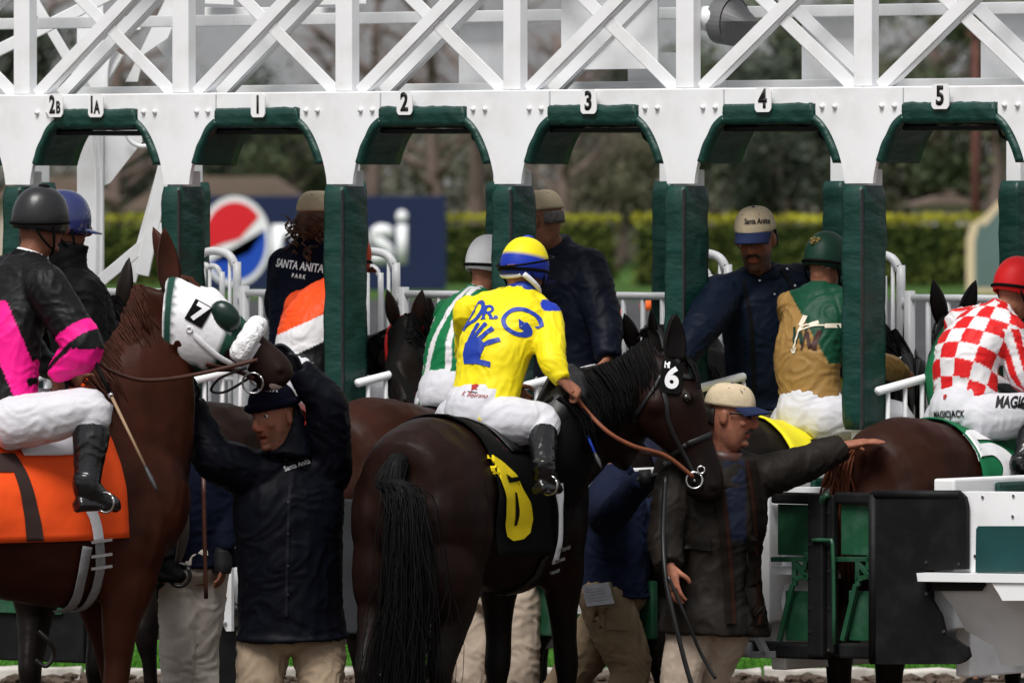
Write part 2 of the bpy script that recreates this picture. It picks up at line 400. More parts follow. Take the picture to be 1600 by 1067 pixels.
dsc = mk('disc', onb(solid(poly_bm(circ(gr*1.07)[:-1]), .01), 367, 377, 0, 1, gz), M_PRINTW, e)
# red cap and blue bowl of the disc, white wave left between
top = circ(gr*.94, 38, 196); red = top + [(-.35*gr, -.06*gr), (.15*gr, .05*gr), (.45*gr, .32*gr)]
mk('red_wave', onb(solid(poly_bm(red), .01), 367, 377, .014, 1, gz), M_PRINTR, dsc)
bot = circ(gr*.94, 212, 378); blu = bot + [(.78*gr, .10*gr), (.45*gr, -.28*gr), (-.1*gr, -.46*gr), (-.5*gr, -.48*gr)]
mk('blue_wave', onb(solid(poly_bm(blu), .01), 367, 377, .014, 1, gz), M_PRINTB, dsc)
t = text_bm('pepsi', 104*DB/F, .035*104*DB/F); mk('lettering', onb(solid(t, .012), 531, 373, 0, 1.0, 1.15), M_PRINTW, e)
# ---- cream framed sign at right
DS = 256.0; M_CREAM = mat('cream_paint', (.62, .50, .33), .6, .3, .06); M_SLATE = mat('slate_green_board', (.10, .155, .15), .7, .3, .06, 1)
def sgn(k):   # scalloped outline in pixels around the sign, k shrinks
    o = [(1510+k, 462-k), (1510+k, 372+k*.5), (1517+k, 350), (1532+k*.6, 342+k*.8), (1545+k*.3, 330+k), (1562, 312+k), (1600, 306+k), (1638, 312+k), (1655-k*.3, 330+k), (1668-k*.6, 342+k*.8), (1683-k, 350), (1690-k, 372+k*.5), (1690-k, 462-k)]
    return [((W(a, b, DS).x), (W(a, b, DS).z)) for a, b in o]
e = empty('framed_sign', V((W(1600, 462, DS).x, DS, 0)), 'slate green sign board in scalloped cream frame at the right edge', 'sign')
bm = bmesh.new(); prism(bm, sgn(0), DS, DS+.12); mk('frame', bm, M_CREAM, e)
bm = bmesh.new(); prism(bm, sgn(13), DS-.02, DS-.002); mk('board', bm, M_SLATE, e)
for a in (1530, 1670):
    bm = bmesh.new(); x = W(a, 0, DS).x; bx(bm, x-.08, x+.08, DS+.13, DS+.28, 0, W(a, 400, DS).z); mk('leg', bm, M_CREAM, e)
# ================================================================== the starting gate
TH = R(37); G0 = V((-2.398, 43.53, 0))
GM = Matrix.Translation(G0) @ Matrix.Rotation(-TH, 4, 'Z'); GI = GM.inverted()
def gw(x, y, z=0): return GM @ V((x, y, z))
def gl(px, py, yl):
    """gate-frame x and z of the point on the gate plane y = yl that projects to the pixel"""
    x = 2.5
    for _ in range(12):
        p = gw(x, yl); q = W(px, py, p.y); x += (q.x - p.x) / .7986 * .95
    return x, W(px, py, gw(x, yl).y).z
gate = empty('starting_gate', GM, 'white steel starting gate with green padded posts and numbered stalls', 'starting gate')
def G(name, bm, m, parent=None, smooth=False): return mk(name, bm, m, parent or gate, local=True, smooth=smooth)
KS = range(-1, 7)
arc = [(.24, 3.0), (.198, 2.966), (.158, 2.915), (.124, 2.852), (.100, 2.79)]
gus = [(-.24, 3.118), (.24, 3.118)] + [tuple(p) for p in cr(arc + [(.084, 2.73), (.078, 2.685)], 4)]
gus = gus + [(-x, z) for x, z in gus[2:][::-1]]
proto = {}
def rep(name, key, build, m, loc, smooth=False, parent=None):
    """first time builds the mesh, afterwards shares it"""
    if parent is not None: loc = V(loc) - parent.location
    if key not in proto:
        bm = bmesh.new(); build(bm); o = mk(name, bm, m, parent or gate, local=True, smooth=smooth); o.location = loc; proto[key] = o
    else: o = share(name, proto[key], loc, parent or gate)
    return o
def pad_build(w0, w1, y0, y1, z0, z1, seed):
    def f(bm):
        # a vinyl sleeve: four quilted sides with a seam, wrinkled in mesh
        nz = 26; ring = []
        per = [(w0, y0), ((w0+w1)/2, y0-.006), (w1, y0), (w1+.004, (y0*2+y1)/3), (w1+.004, (y0+y1*2)/3), (w1, y1), (w0, y1)]
        per = [V((x, y)) for x, y in per]; fine = []
        for i in range(len(per)):
            for q in range(3): fine.append(per[i].lerp(per[(i+1) % len(per)], q/3))
        c = V(((w0+w1)/2, (y0+y1)/2)); prev = None
        for j in range(nz+1):
            z = z0+(z1-z0)*j/nz; r = []
            for q in fine:
                d = (q-c).normalized(); n_ = .008*noise.noise(V((q.x*10, q.y*10, z*9+seed))) + .004*noise.noise(V((q.x*25, q.y*25+z*20, z*16+seed)))
                if j in (0, nz): n_ -= .012
                qq = q + d*n_; r.append(bm.verts.new((qq.x, qq.y, z)))
            if prev:
                for k in range(len(r)): bm.faces.new((prev[k], prev[(k+1) % len(r)], r[(k+1) % len(r)], r[k]))
            else: bm.faces.new(r[::-1])
            prev = r
        bm.faces.new(prev)
    return f
for k in KS:
    L0 = V((k, 0, 0))
    rep('post', 'post', lambda bm: bx(bm, -.062, .022, 0, .13, .5, 2.75, .006), M_WHITE, L0)
    p = rep('post_pad', 'pad%d' % (k % 3), pad_build(-.078, .034, -.05, .140, 1.565, 2.675, k*3.1), M_GREEN, L0, True)
    rep('seam', 'seam', lambda bm: bx(bm, .032, .042, -.064, -.048, 1.58, 2.66, .003), M_DARK, L0, parent=p)
    g_ = rep('gusset_plate', 'gusset', lambda bm: prism(bm, gus, -.03, -.006), M_WHITE, L0)
    for bxx in (-.20, -.13, .13, .20):
        rep('bolt', 'bolt', lambda bm: disc(bm, (0, -.036, 0), (0, 1, 0), .011, .014, 8), M_WHITE, L0 + V((bxx, 0, 3.035)), True, g_)
    # front row posts and pads
    rep('post', 'fpost', lambda bm: bx(bm, -.04, .04, 1.23, 1.36, .5, 3.02, .006), M_WHITE, L0)
    rep('post_pad', 'fpad%d' % (k % 2), pad_build(-.055, .055, 1.19, 1.40, 1.45, 2.70, k+40), M_GREEN, L0, True)
    # truss above
    for y in (.0,):
        rep('truss_post', 'tv%.2f' % y, lambda bm: bx(bm, -.05, .05, y, y+.06, 3.126, 4.3, .004), M_WHITE, L0)
for k in list(KS)[:-1]:
    L0 = V((k, 0, 0))
    rep('header_beam', 'header', lambda bm: bx(bm, .0, 1.0, .0, .12, 3.02, 3.125, .004), M_WHITE, L0 + V((0, .0, 0)))
    rep('header_face', 'hface', lambda bm: bx(bm, .243, .757, -.022, -.003, 3.048, 3.121, .003), M_WHITE, L0)
    rep('back_chord', 'bchord', lambda bm: bx(bm, .0, 1.0, .34, .40, 3.10, 3.165, .004), M_WHITE, L0)
    rep('mid_chord', 'mchord', lambda bm: bx(bm, .0, 1.0, .405, .45, 3.455, 3.51, .004), M_WHITE, L0)
    rep('top_chord', 'tchord', lambda bm: bx(bm, .0, 1.0, .0, .10, 3.80, 3.90, .004), M_WHITE, L0)
    for y, nm in ((.03, 'a'), (.21, 'b')):
        def angle(a, b, y):
            def f(bm):   # angle iron: face flange and a flange turned inwards
                a_, b_ = V((a[0], y, a[1])), V((b[0], y, b[1])); bar(bm, a_, b_, .010, .058, V((0, 0, 1)), 0)
                n_ = (b_-a_).normalized().cross(V((0, 1, 0)))
                if n_.z > 0: n_ = -n_
                bar(bm, a_ + n_*.032 + V((0, .024, 0)), b_ + n_*.032 + V((0, .024, 0)), .040, .008)
            return f
        if nm == 'a' or k < 4: rep('truss_brace', 'br1'+nm, angle((.09, 3.126), (.93, 3.80), y - .022), M_WHITE, L0)
        if nm == 'a' or k >= 4: rep('truss_brace', 'br2'+nm, angle((.93, 3.126), (.09, 3.80), y), M_WHITE, L0)
    # quilted roll under the header
    def roll(bm):
        n = 30; P_ = [(-.035, 3.052), (-.05, 3.04), (-.052, 3.01), (-.045, 2.985), (-.048, 2.965), (-.02, 2.953), (.12, 2.95), (.27, 2.953), (.285, 2.97), (.285, 3.015), (-.02, 3.015)]
        prev = None
        for i in range(n+1):
            x = .25 + .5*i/n; r = []
            for q, (y, z) in enumerate(P_):
                w = .007*noise.noise(V((x*22+z*30, y*9, z*14+k))) + .004*noise.noise(V((x*40, q, k)))
                r.append(bm.verts.new((x, y - w, z + w*.8)))
            if prev:
                for q in range(len(r)): bm.faces.new((prev[q], prev[(q+1) % len(r)], r[(q+1) % len(r)], r[q]))
            else: bm.faces.new(r)
            prev = r
        bm.faces.new(prev[::-1])
    rep('header_pad', 'roll%d' % (k % 3), roll, M_GREEN, L0, True)
    rep('header_soffit', 'soffit', lambda bm: bx(bm, .22, .78, .0, .5, 2.925, 2.946, .004), M_RUBBER, L0)
    for s, nm in ((1, 'l'), (-1, 'r')):
        def lin(bm, s=s):
            c = cr(arc, 4); prev = None; off = 0 if s > 0 else 1
            for i, (x, z) in enumerate(c):
                a = c[max(i-1, 0)]; b = c[min(i+1, len(c)-1)]; t = V((b[0]-a[0], b[1]-a[1])).normalized(); nr = V((-t.y, t.x))
                if nr.x < 0: nr = -nr
                r = []
                for j in range(7):
                    y = -.045 + .31*j/6; w = .006*noise.noise(V((x*20, y*13, z*16+k)))
                    r.append((x + nr.x*(.004+w), y, z + nr.y*(.004+w)))
                for j in range(6, -1, -1):
                    y = -.045 + .31*j/6; r.append((x + nr.x*.036, y, z + nr.y*.036))
                r = [bm.verts.new((off + s*q[0], q[1], q[2])) for q in r]
                if prev:
                    for j in range(len(r)): bm.faces.new((prev[j], prev[(j+1) % len(r)], r[(j+1) % len(r)], r[j]))
                else: bm.faces.new(r)
                prev = r
            bm.faces.new(prev[::-1])
        rep('arch_pad', 'lin'+nm, lin, M_GREEN, L0, True)
    # latch hardware under the soffit
    def latch(bm):
        tube(bm, [(.60, .22, 2.93), (.61, .22, 2.90), (.64, .22, 2.885), (.69, .22, 2.885)], .009, 6, 2)
        disc(bm, (.70, .22, 2.885), (1, 0, 0), .022, .05, 10); disc(bm, (.755, .22, 2.89), (1, 0, 0), .014, .05, 10)
    if k >= 2:
        lt = rep('latch', 'latch', latch, M_DARK, L0, True)
        rep('magnet', 'magnet', lambda bm: (disc(bm, (.735, .22, 2.888), (1, 0, 0), .024, .012, 12), disc(bm, (.785, .22, 2.89), (1, 0, 0), .018, .02, 12)), M_GREY, L0, True, lt)
# white cover sheets inside the truss
for k, a, b, y, z0, z1 in ((2, .33, .70, .47, 3.10, 3.46), (4, .33, .70, .47, 3.10, 3.46), (5, .33, .70, .47, 3.10, 3.46), (3, .33, .70, .47, 3.10, 3.30), (3, .14, .70, .20, 3.22, 3.8), (1, .5, .62, .47, 3.12, 3.5)):
    if (k, y) == (1, .47): continue
    bm = bmesh.new(); bx(bm, k+a, k+b, y, y+.012, z0, z1, .002); G('cover_sheet', bm, M_WHITE)
# numbered plates
M_PLATE = mat('plate_white', (.82, .82, .83), .4, .4, .03)
def plate(px, py, txt, w, size, tilt=0):
    x, z = gl(px, py, -.055); o_ = []
    for i in range(32):
        a = 2*math.pi*i/32; cx, cz = math.cos(a), math.sin(a)
        o_.append((math.copysign(min(1, abs(cx)*1.28), cx)*w/2, math.copysign(min(1, abs(cz)*1.22), cz)*.057))
    bm = bmesh.new(); prism(bm, o_, 0, .006); bm.transform(Matrix.Translation((x, -.066, z)) @ Matrix.Rotation(tilt, 4, 'Y')); pl = G('number_plate', bm, M_PLATE)
    adv = 0; parts_ = []
    for ch, sz, dz in txt:
        t = text_bm(ch, sz, .035*sz); xs = [v.co.x for v in t.verts]; parts_.append((t, sz, dz, max(xs)-min(xs)))
    total = sum(p[3]*size for p in parts_) + .007*(len(parts_)-1); cur = -total/2
    for t, sz, dz, wd in parts_:
        t = solid(t, .002); c = cur + wd*size/2; cur += wd*size + .007
        t.transform(Matrix.Translation((x, -.0665, z)) @ Matrix.Rotation(tilt, 4, 'Y') @ Matrix(((size, 0, 0, c), (0, 0, -1, 0), (0, 1, 0, dz), (0, 0, 0, 1))))
        G('numeral', t, M_BLACK, pl)
plate(88, 165, [('2', .118, 0), ('B', .08, -.012)], .098, .60)
plate(151.5, 165, [('1', .112, 0), ('A', .085, -.012)], .094, .60)
plate(405, 165, [('1', .116, 0)], .085, .66); plate(634, 161, [('2', .118, 0)], .092, .78)
plate(921.5, 159, [('3', .118, 0)], .092, .78); plate(1194, 156, [('4', .118, 0)], .092, .78); plate(1471, 151, [('5', .118, 0)], .096, .78)

# stall side rails, front doors, partitions, tail doors
for k in list(KS)[:-1]:
    L0 = V((k, 0, 0))
    def side(bm):
        tube(bm, [(.10, -.02, 1.742), (.10, .55, 1.822), (.10, 1.08, 1.90)], .020, 10); tube(bm, [(.10, 0, 1.40), (.10, 1.08, 1.40)], .016, 8)
    rl = rep('side_rail', 'side', side, M_WHITE2, L0, True)
    for i in range(8):
        y = .06 + i*.137
        rep('rail_bar', 'sbar%d' % i, lambda bm: tube(bm, [(.10, y, 1.40), (.10, y, 1.742+.145*y)], .0115, 6), M_WHITE2, L0, True, rl)
    def door(bm):
        tube(bm, [(.45, 1.16, 2.15), (1.06, 1.16, 2.15)], .019, 10); tube(bm, [(.45, 1.16, 1.25), (1.06, 1.16, 1.25)], .019, 8)
        tube(bm, [(.465, 1.16, 1.1), (.465, 1.16, 2.185)], .026, 10)
    dr = rep('front_door', 'fdoor', door, M_WHITE2, L0, True)
    for i in range(5):
        x = .57 + i*.115
        rep('door_bar', 'dbar', lambda bm: tube(bm, [(0, 1.16, 1.25), (0, 1.16, 2.15)], .0125, 8), M_WHITE2, L0 + V((x, 0, 0)), True, dr)
    def loop(bm):
        tube(bm, [(.03, 1.19, 1.1), (.03, 1.19, 2.25), (.05, 1.19, 2.335), (.10, 1.19, 2.355), (.16, 1.19, 2.355), (.225, 1.19, 2.335), (.265, 1.19, 2.28), (.275, 1.19, 2.2), (.275, 1.19, 1.1)], .021, 10, 3)
    lp = rep('door_hoop', 'hoop', loop, M_WHITE2, L0 + V((.12, 0, 0)), True)
    def loop2(bm):
        tube(bm, [(.06, 1.19, 1.1), (.06, 1.19, 2.2), (.09, 1.19, 2.27), (.135, 1.19, 2.28), (.17, 1.19, 2.24), (.18, 1.19, 2.15), (.18, 1.19, 1.1)], .0145, 8, 3)
        bx(bm, .26, .36, 1.175, 1.185, 2.1, 2.15); tube(bm, [(.10, 1.19, 1.1), (.10, 1.19, 2.27)], .010, 6); tube(bm, [(.228, 1.19, 1.1), (.228, 1.19, 2.33)], .010, 6)
        tube(bm, [(.04, 1.19, 1.72), (.27, 1.19, 1.72)], .012, 6)
    rep('inner_hoop', 'hoop2', loop2, M_WHITE2, L0 + V((.12, 0, 0)), True, lp)
M_PARTPAD = M_GREEN
TY = -.86      # plane of the tail doors
for k in list(KS):
    L0 = V((k, 0, 0))
    pt = rep('partition', 'partition', lambda bm: (bx(bm, -.055, .055, TY+.05, 1.30, .72, 1.38, .01), bx(bm, -.04, .04, TY+.2, 1.3, .50, .72, .01)), M_WHITE, L0)
    rep('running_board', 'rboard', lambda bm: bx(bm, -.17, .17, -.35, 1.2, .60, .645, .01), M_GREY, L0, parent=pt)
    rep('partition_pad', 'ppad', lambda bm: (bx(bm, .057, .09, -.5, 1.05, .80, 1.36, .015), bx(bm, -.09, -.057, -.5, 1.05, .80, 1.36, .015)), M_GREEN, L0, parent=pt)
def zz(py, x, y=TY): return W(0, py, gw(x, y).y).z
def fb(bm, p0, p1, y0, y1, bev=.006):
    """box on the tail plane between two pixels"""
    x0, z1 = gl(p0[0], p0[1], TY); x1, z0 = gl(p1[0], p1[1], TY); bx(bm, x0, x1, TY+y0, TY+y1, z0, z1, bev)
def fbar(bm, p0, p1, y, w, h):
    a = gl(*p0, TY); b = gl(*p1, TY); bar(bm, (a[0], TY+y, a[1]), (b[0], TY+y, b[1]), w, h, V((0, 1, 0)), .003)
def fpoly(bm, pts, y0, y1):
    prism(bm, [gl(px, py, TY) for px, py in pts], TY+y0, TY+y1)
# tail end of the partition left of stall 5 and the white body of the one right of it
bm = bmesh.new(); fpoly(bm, [(1196, 775), (1206, 762), (1285, 762), (1285, 905), (1212, 896), (1210, 790), (1196, 788)], .05, .16); G('partition_end', bm, M_WHITE)
bm = bmesh.new(); fpoly(bm, [(1212, 884), (1262, 884), (1262, 898), (1212, 896)], -.02, .05); G('lip', bm, M_WHITE)
bm = bmesh.new(); fpoly(bm, [(1216, 912), (1270, 912), (1236, 1000), (1222, 1000), (1210, 940)], .05, .10); G('skirt', bm, M_WHITE)
def tail_door(p, dx, flip, label=None):
    """one leaf: frame, two green panels, crossbars, black padded edges; p = pixel x offset"""
    bm = bmesh.new(); fb(bm, (1214+dx, 768), (1300+dx, 788), -.05, .0, .012); d = G('tail_door', bm, M_RUBBER)
    bm = bmesh.new(); fb(bm, (1219+dx, 787), (1284+dx, 868), -.02, -.005, .004); G('upper_panel', bm, M_GREENP, d)
    bm = bmesh.new(); fb(bm, (1229+dx, 922), (1286+dx, 1002), -.01, .005, .004); G('lower_panel', bm, M_GREENP, d)
    bm = bmesh.new(); fb(bm, (1276+dx, 770), (1301+dx, 1026), -.075, -.02, .014); ed = G('edge_pad', bm, M_RUBBER, d)
    for py in (800, 850, 900, 950, 985):
        b2 = bmesh.new(); x, z = gl(1280+dx, py, TY); disc(b2, (x, TY-.077, z), (0, 1, 0), .007, .006, 8); G('rivet', b2, M_STEEL, ed)
    for a, b in (((1214+dx, 873), (1276+dx, 873)), ((1247+dx, 905), (1276+dx, 897)), ((1250+dx, 876), (1250+dx, 915)), ((1252+dx, 880), (1272+dx, 905)), ((1247+dx, 912), (1226+dx, 1000)), ((1270+dx, 862), (1265+dx, 890))):
        bm = bmesh.new(); fbar(bm, a, b, -.04, .022, .022); G('crossbar', bm, M_GREENP, d)
    bm = bmesh.new(); fb(bm, (1222+dx, 1003), (1300+dx, 1030), -.055, -.004, .012); G('bottom_pad', bm, M_RUBBER, d)
    return d
d1 = tail_door(0, 0, 1); d2 = tail_door(0, 99, -1)
x0_, z0_ = gl(1312, 770, TY)
bm = bmesh.new(); fb(bm, (1303, 772), (1315, 1020), -.06, -.02, .01); e1 = G('edge_pad', bm, M_RUBBER, d2)
for py in (800, 864, 892, 950, 1014):
    b2 = bmesh.new(); x, z = gl(1307, py, TY); disc(b2, (x, TY-.062, z), (0, 1, 0), .007, .006, 8); G('rivet', b2, M_STEEL, e1)
bm = bmesh.new(); pts_ = [(1287, 843), (1312, 843), (1318, 850), (1320, 915), (1320, 1005)]
tube(bm, [(gl(a, b, TY)[0], TY-.085, gl(a, b, TY)[1]) for a, b in pts_], .010, 8, 2); G('release_lever', bm, M_GREENP, d2, True)
for a in (1300, 1385):
    bm = bmesh.new(); x, z = gl(a, 778, TY); tube(bm, [(x-.02, TY-.05, z-.035), (x, TY-.07, z), (x+.025, TY-.06, z+.02)], .016, 8, 2); G('hinge_knuckle', bm, M_GREENP, d2, True)
# black rubber sheet hanging beside the doors, with its cut-away corner
def rubber(bm):
    o = [(1376, 768), (1516, 768), (1524, 776), (1527, 790), (1527, 888), (1462, 890), (1464, 922), (1486, 960), (1492, 985), (1516, 1003), (1528, 1010), (1531, 1024), (1522, 1032), (1512, 1036), (1376, 1036)]
    fpoly(bm, o, -.085, -.06)
bm = bmesh.new(); rubber(bm); rs = G('rubber_sheet', bm, M_RUBBER)
bm = bmesh.new(); a = gl(1380, 772, TY); b = gl(1380, 1034, TY); tube(bm, [(a[0], TY-.075, a[1]), (b[0], TY-.075, b[1])], .022, 10); G('rolled_edge', bm, M_RUBBER, rs, True)
bm = bmesh.new(); a = gl(1380, 772, TY); b = gl(1515, 772, TY); tube(bm, [(a[0], TY-.075, a[1]), (b[0], TY-.075, b[1])], .020, 10); G('rolled_edge', bm, M_RUBBER, rs, True)
for a, b_ in ((1465, 877), (1516, 880), (1492, 985), (1465, 926)):
    b2 = bmesh.new(); x, z = gl(a, b_, TY); disc(b2, (x, TY-.088, z), (0, 1, 0), .008, .006, 8); G('rivet', b2, M_STEEL, rs)
bm = bmesh.new(); fpoly(bm, [(1500, 768), (1690, 770), (1690, 896), (1500, 893)], -.045, .10); wb = G('stall_side', bm, M_WHITE)
bm = bmesh.new(); fpoly(bm, [(1464, 893), (1690, 897), (1690, 909), (1466, 906)], -.16, .02); G('ledge', bm, M_WHITE, wb)
bm = bmesh.new(); fpoly(bm, [(1468, 908), (1690, 911), (1690, 1043), (1534, 1042), (1531, 1010), (1494, 985), (1488, 950)], -.055, -.02); zt_ = max(v.co.z for v in bm.verts)
for v in bm.verts: v.co.y += max(0, zt_ - v.co.z)*.55
lo = G('lower_skirt', bm, M_WHITE, wb)
bm = bmesh.new(); fpoly(bm, [(1468, 909), (1550, 908), (1553, 912), (1546, 922), (1470, 922)], -.062, -.0555); G('slot', bm, M_BLACK, lo)
bm = bmesh.new(); fpoly(bm, [(1578, 907), (1690, 907), (1690, 936), (1596, 936), (1590, 925)], -.15, -.06); G('bracket', bm, M_WHITE, lo)
bm = bmesh.new(); fpoly(bm, [(1537, 826), (1540, 821), (1690, 821), (1690, 893), (1536, 893)], -.06, -.046); G('inset_panel', bm, mat('teal_panel', (.008, .05, .05), .4, .5, .2, 5), wb)
for a, b_ in ((1533, 868), (1545, 776), (1593, 774), (1592, 806)):
    b2 = bmesh.new(); x, z = gl(a, b_, TY); disc(b2, (x, TY-.048, z), (0, 1, 0), .007, .006, 8); G('rivet', b2, M_STEEL, wb)
# chassis bits under the doors
bm = bmesh.new(); fb(bm, (1130, 1000), (1330, 1026), .02, .10, .01); ch = G('chassis_beam', bm, M_DARK)
for a, b_ in (((1182, 985), (1200, 1024)), ((1176, 1022), (1225, 1022)), ((1158, 985), (1195, 986))):
    bm = bmesh.new(); fbar(bm, a, b_, -.01, .03, .035); G('bracket', bm, M_GREY, ch)
bm = bmesh.new(); x, z = gl(1168, 1014, TY); disc(bm, (x, TY-.02, z), (1, 0, 0), .035, .07, 14); G('roller', bm, M_GREY, ch, True)
bm = bmesh.new(); fpoly(bm, [(1128, 978), (1160, 978), (1158, 1005), (1128, 1008)], .0, .02); G('green_flap', bm, M_GREENP, ch)
# the same tail gear glimpsed at the left between horse and handler
bm = bmesh.new(); fpoly(bm, [(286, 800), (352, 800), (350, 975), (300, 975), (288, 930)], -.01, .01); lf = G('tail_door', bm, M_GREENP)
bm = bmesh.new(); fpoly(bm, [(318, 880), (330, 868), (372, 868), (372, 985), (364, 985), (350, 960)], -.05, -.03); G('slanted_strut', bm, M_WHITE, lf)
bm = bmesh.new(); a = gl(300, 860, TY); b = gl(345, 860, TY); tube(bm, [(a[0], TY-.03, a[1]), (b[0], TY-.03, b[1])], .026, 12); G('roller', bm, M_WHITE, lf, True)
bm = bmesh.new(); fb(bm, (283, 976), (380, 1090), .0, .05, .01); G('rubber_flap', bm, M_RUBBER, lf)
bm = bmesh.new(); fbar(bm, (288, 978), (366, 972), -.06, .012, .012); G('rod', bm, M_GREY, lf)
bm = bmesh.new(); fb(bm, (-120, 880), (130, 1036), .0, .05, .01); lf2 = G('tail_door', bm, M_RUBBER)
bm = bmesh.new(); fb(bm, (-118, 885), (100, 960), -.02, -.002, .004); G('lower_panel', bm, M_GREENP, lf2)
bm = bmesh.new(); fb(bm, (520, 780), (745, 998), .05, .09, .01); lf3 = G('stall_side', bm, mat('dark_skirt', (.025, .027, .03), .5, .3, .15, 8))
bm = bmesh.new(); fb(bm, (750, 900), (1010, 1000), .05, .09, .01); lf4 = G('tail_door', bm, M_GREENP)

# end tower and struts behind stall 0
def gp(px, py, D): return GI @ W(px, py, D)
bm = bmesh.new(); D_ = 45.2
x0 = W(120, 0, D_).x; x1 = W(152, 0, D_).x
t = bmesh.new(); bx(t, x0, x1, D_, D_+.14, .3, W(0, 205, D_).z+1.2, .006); t.transform(GI); tw = G('end_tower', t, M_WHITE)
t = bmesh.new(); bx(t, W(150, 0, D_).x+.002, W(162, 0, D_).x, D_-.03, D_+.06, .3, W(0, 215, D_).z+1.0, .006); t.transform(GI); G('channel', t, M_WHITE, tw)
for a, w in ((147, .006), (156, .005)):
    t = bmesh.new(); tube(t, [gp(a, 150, D_-.06), gp(a-2, 230, D_-.06), gp(a+3, 300, D_-.06), gp(a, 600, D_-.06)], w, 6, 4); G('cable', t, M_WHITE2, tw, True)
t = bmesh.new(); tube(t, [gp(195, 205, D_-.06), gp(205, 222, D_-.06), gp(222, 229, D_-.06), gp(246, 225, D_-.06)], .012, 8, 4); G('cable', t, M_WHITE2, tw, True)
t = bmesh.new(); tube(t, [gp(166, 150, D_-.1), gp(170, 95, D_-.1), gp(195, 55, D_-.1), gp(220, 45, D_-.1)], .010, 8, 4); G('cable', t, M_WHITE2, tw, True)
def plate3(pts, D, t_, nm):
    bm = bmesh.new(); P_ = [W(a, b, D) for a, b in pts]
    A = [bm.verts.new(p) for p in P_]; B_ = [bm.verts.new(p + V((0, t_, 0))) for p in P_]; bm.faces.new(A); bm.faces.new(B_[::-1])
    for i in range(len(A)): bm.faces.new((A[i], A[(i+1) % len(A)], B_[(i+1) % len(A)], B_[i]))
    bm.transform(GI); return G(nm, bm, M_WHITE, tw)
plate3([(163, 200), (222, 200), (222, 222), (172, 286), (163, 290)], D_, .03, 'gusset_plate')
plate3([(196, 128), (205, 110), (272, -30), (300, -30), (262, 60), (225, 85), (215, 128)], D_+.2, .03, 'web_plate')
plate3([(238, 62), (262, 0), (300, 0), (300, 96), (262, 97)], D_+.3, .03, 'web_plate')
def strut(p0, p1, D, w, h, D1=None):
    bm = bmesh.new(); a, b = W(*p0, D), W(*p1, D1 or D); bar(bm, a, b, w, h, V((0, 1, 0)), .004); bm.transform(GI); G('strut', bm, M_WHITE, tw)
strut((60, 520), (262, 352), D_-.2, .06, .07); strut((222, 430), (262, 240), 45.0, .07, .075); strut((205, 440), (255, 260), 45.3, .05, .05)
strut((-20, 88), (200, -22), 44.6, .06, .065); strut((40, -20), (135, 140), 44.9, .05, .06); strut((180, 80), (130, 165), 45.2, .1, .16)
strut((110, 445), (125, 520), D_-.05, .1, .3); strut((320, 20), (560, 20), 44.4, .05, .05)
plate3([(500, -30), (500, 8), (572, 6), (572, -30)], 44.3, .03, 'web_plate'); plate3([(320, -30), (320, 6), (365, 8), (365, -30)], 44.3, .03, 'web_plate')
# horn loudspeaker hung inside the truss of bay 4
c = gp(1137, 33, 41.2)
sp = bmesh.new(); ax = (GI.to_3x3() @ V((.78, -.62, -.1))).normalized(); s_ = ax.orthogonal()
M_HORN = mat('horn_grey', (.13, .13, .135), .5, .4, .15, 10)
loft(sp, [(*(c + ax*q), r, r, s_) for q, r in ((-.06, .03), (-.055, .095), (-.045, .110), (.038, .114), (.045, .110), (.038, .104), (-.015, .085), (-.02, .035), (.0, .03), (.0, .004))], n=32, m=1)
hn = G('loudspeaker', sp, M_HORN, None, False)
sp = bmesh.new(); loft(sp, [(*(c + V((-.085, -.06, .01)) + ax*q), r, r*1.2, s_) for q, r in ((-.05, .02), (-.04, .05), (.02, .055), (.06, .045), (.08, .015))], n=16, m=1); G('driver_housing', sp, M_WHITE, hn, True)
sp = bmesh.new(); bar(sp, c + V((-.16, .0, .04)), c + V((-.05, -.03, -.02)), .02, .05); G('bracket', sp, M_WHITE, hn)
# ================================================================== decals and printing on curved things
def gridcut(bm, st):
    xs = [v.co.x for v in bm.verts]; ys = [v.co.y for v in bm.verts]
    for lo, hi, ax in ((min(xs), max(xs), V((1, 0, 0))), (min(ys), max(ys), V((0, 1, 0)))):
        q = lo + st
        while q < hi:
            bmesh.ops.bisect_plane(bm, geom=bm.verts[:]+bm.edges[:]+bm.faces[:], plane_co=ax*q, plane_no=ax); q += st
    return bm
def bvh_of(*objs):
    vs_, fs = [], []
    for o in objs:
        M = ROOTM[o]; b = len(vs_); vs_ += [M @ v.co for v in o.data.vertices]; fs += [[b+i for i in p.vertices] for p in o.data.polygons]
    return BVHTree.FromPolygons(vs_, fs)
def decal(name, bm, org, xd, yd, bvh, mat_, parent, off=.004, st=.02, reach=.35):
    """lay a flat shape (xy) on a surface: thrown along -(x cross y) from its plane at org"""
    gridcut(bm, st); xd, yd = V(xd).normalized(), V(yd).normalized(); n = xd.cross(yd).normalized(); dead = []
    for v in bm.verts:
        p = V(org) + xd*v.co.x + yd*v.co.y; h = bvh.ray_cast(p + n*reach, -n, reach*3)
        if h[0] is None:
            h = bvh.find_nearest(p)
            v.co = h[0] + h[1]*off
        else: v.co = h[0] + n*off
    me = bm2me(bm, name, True, recalc=False); return link(name, me, mat_, parent)
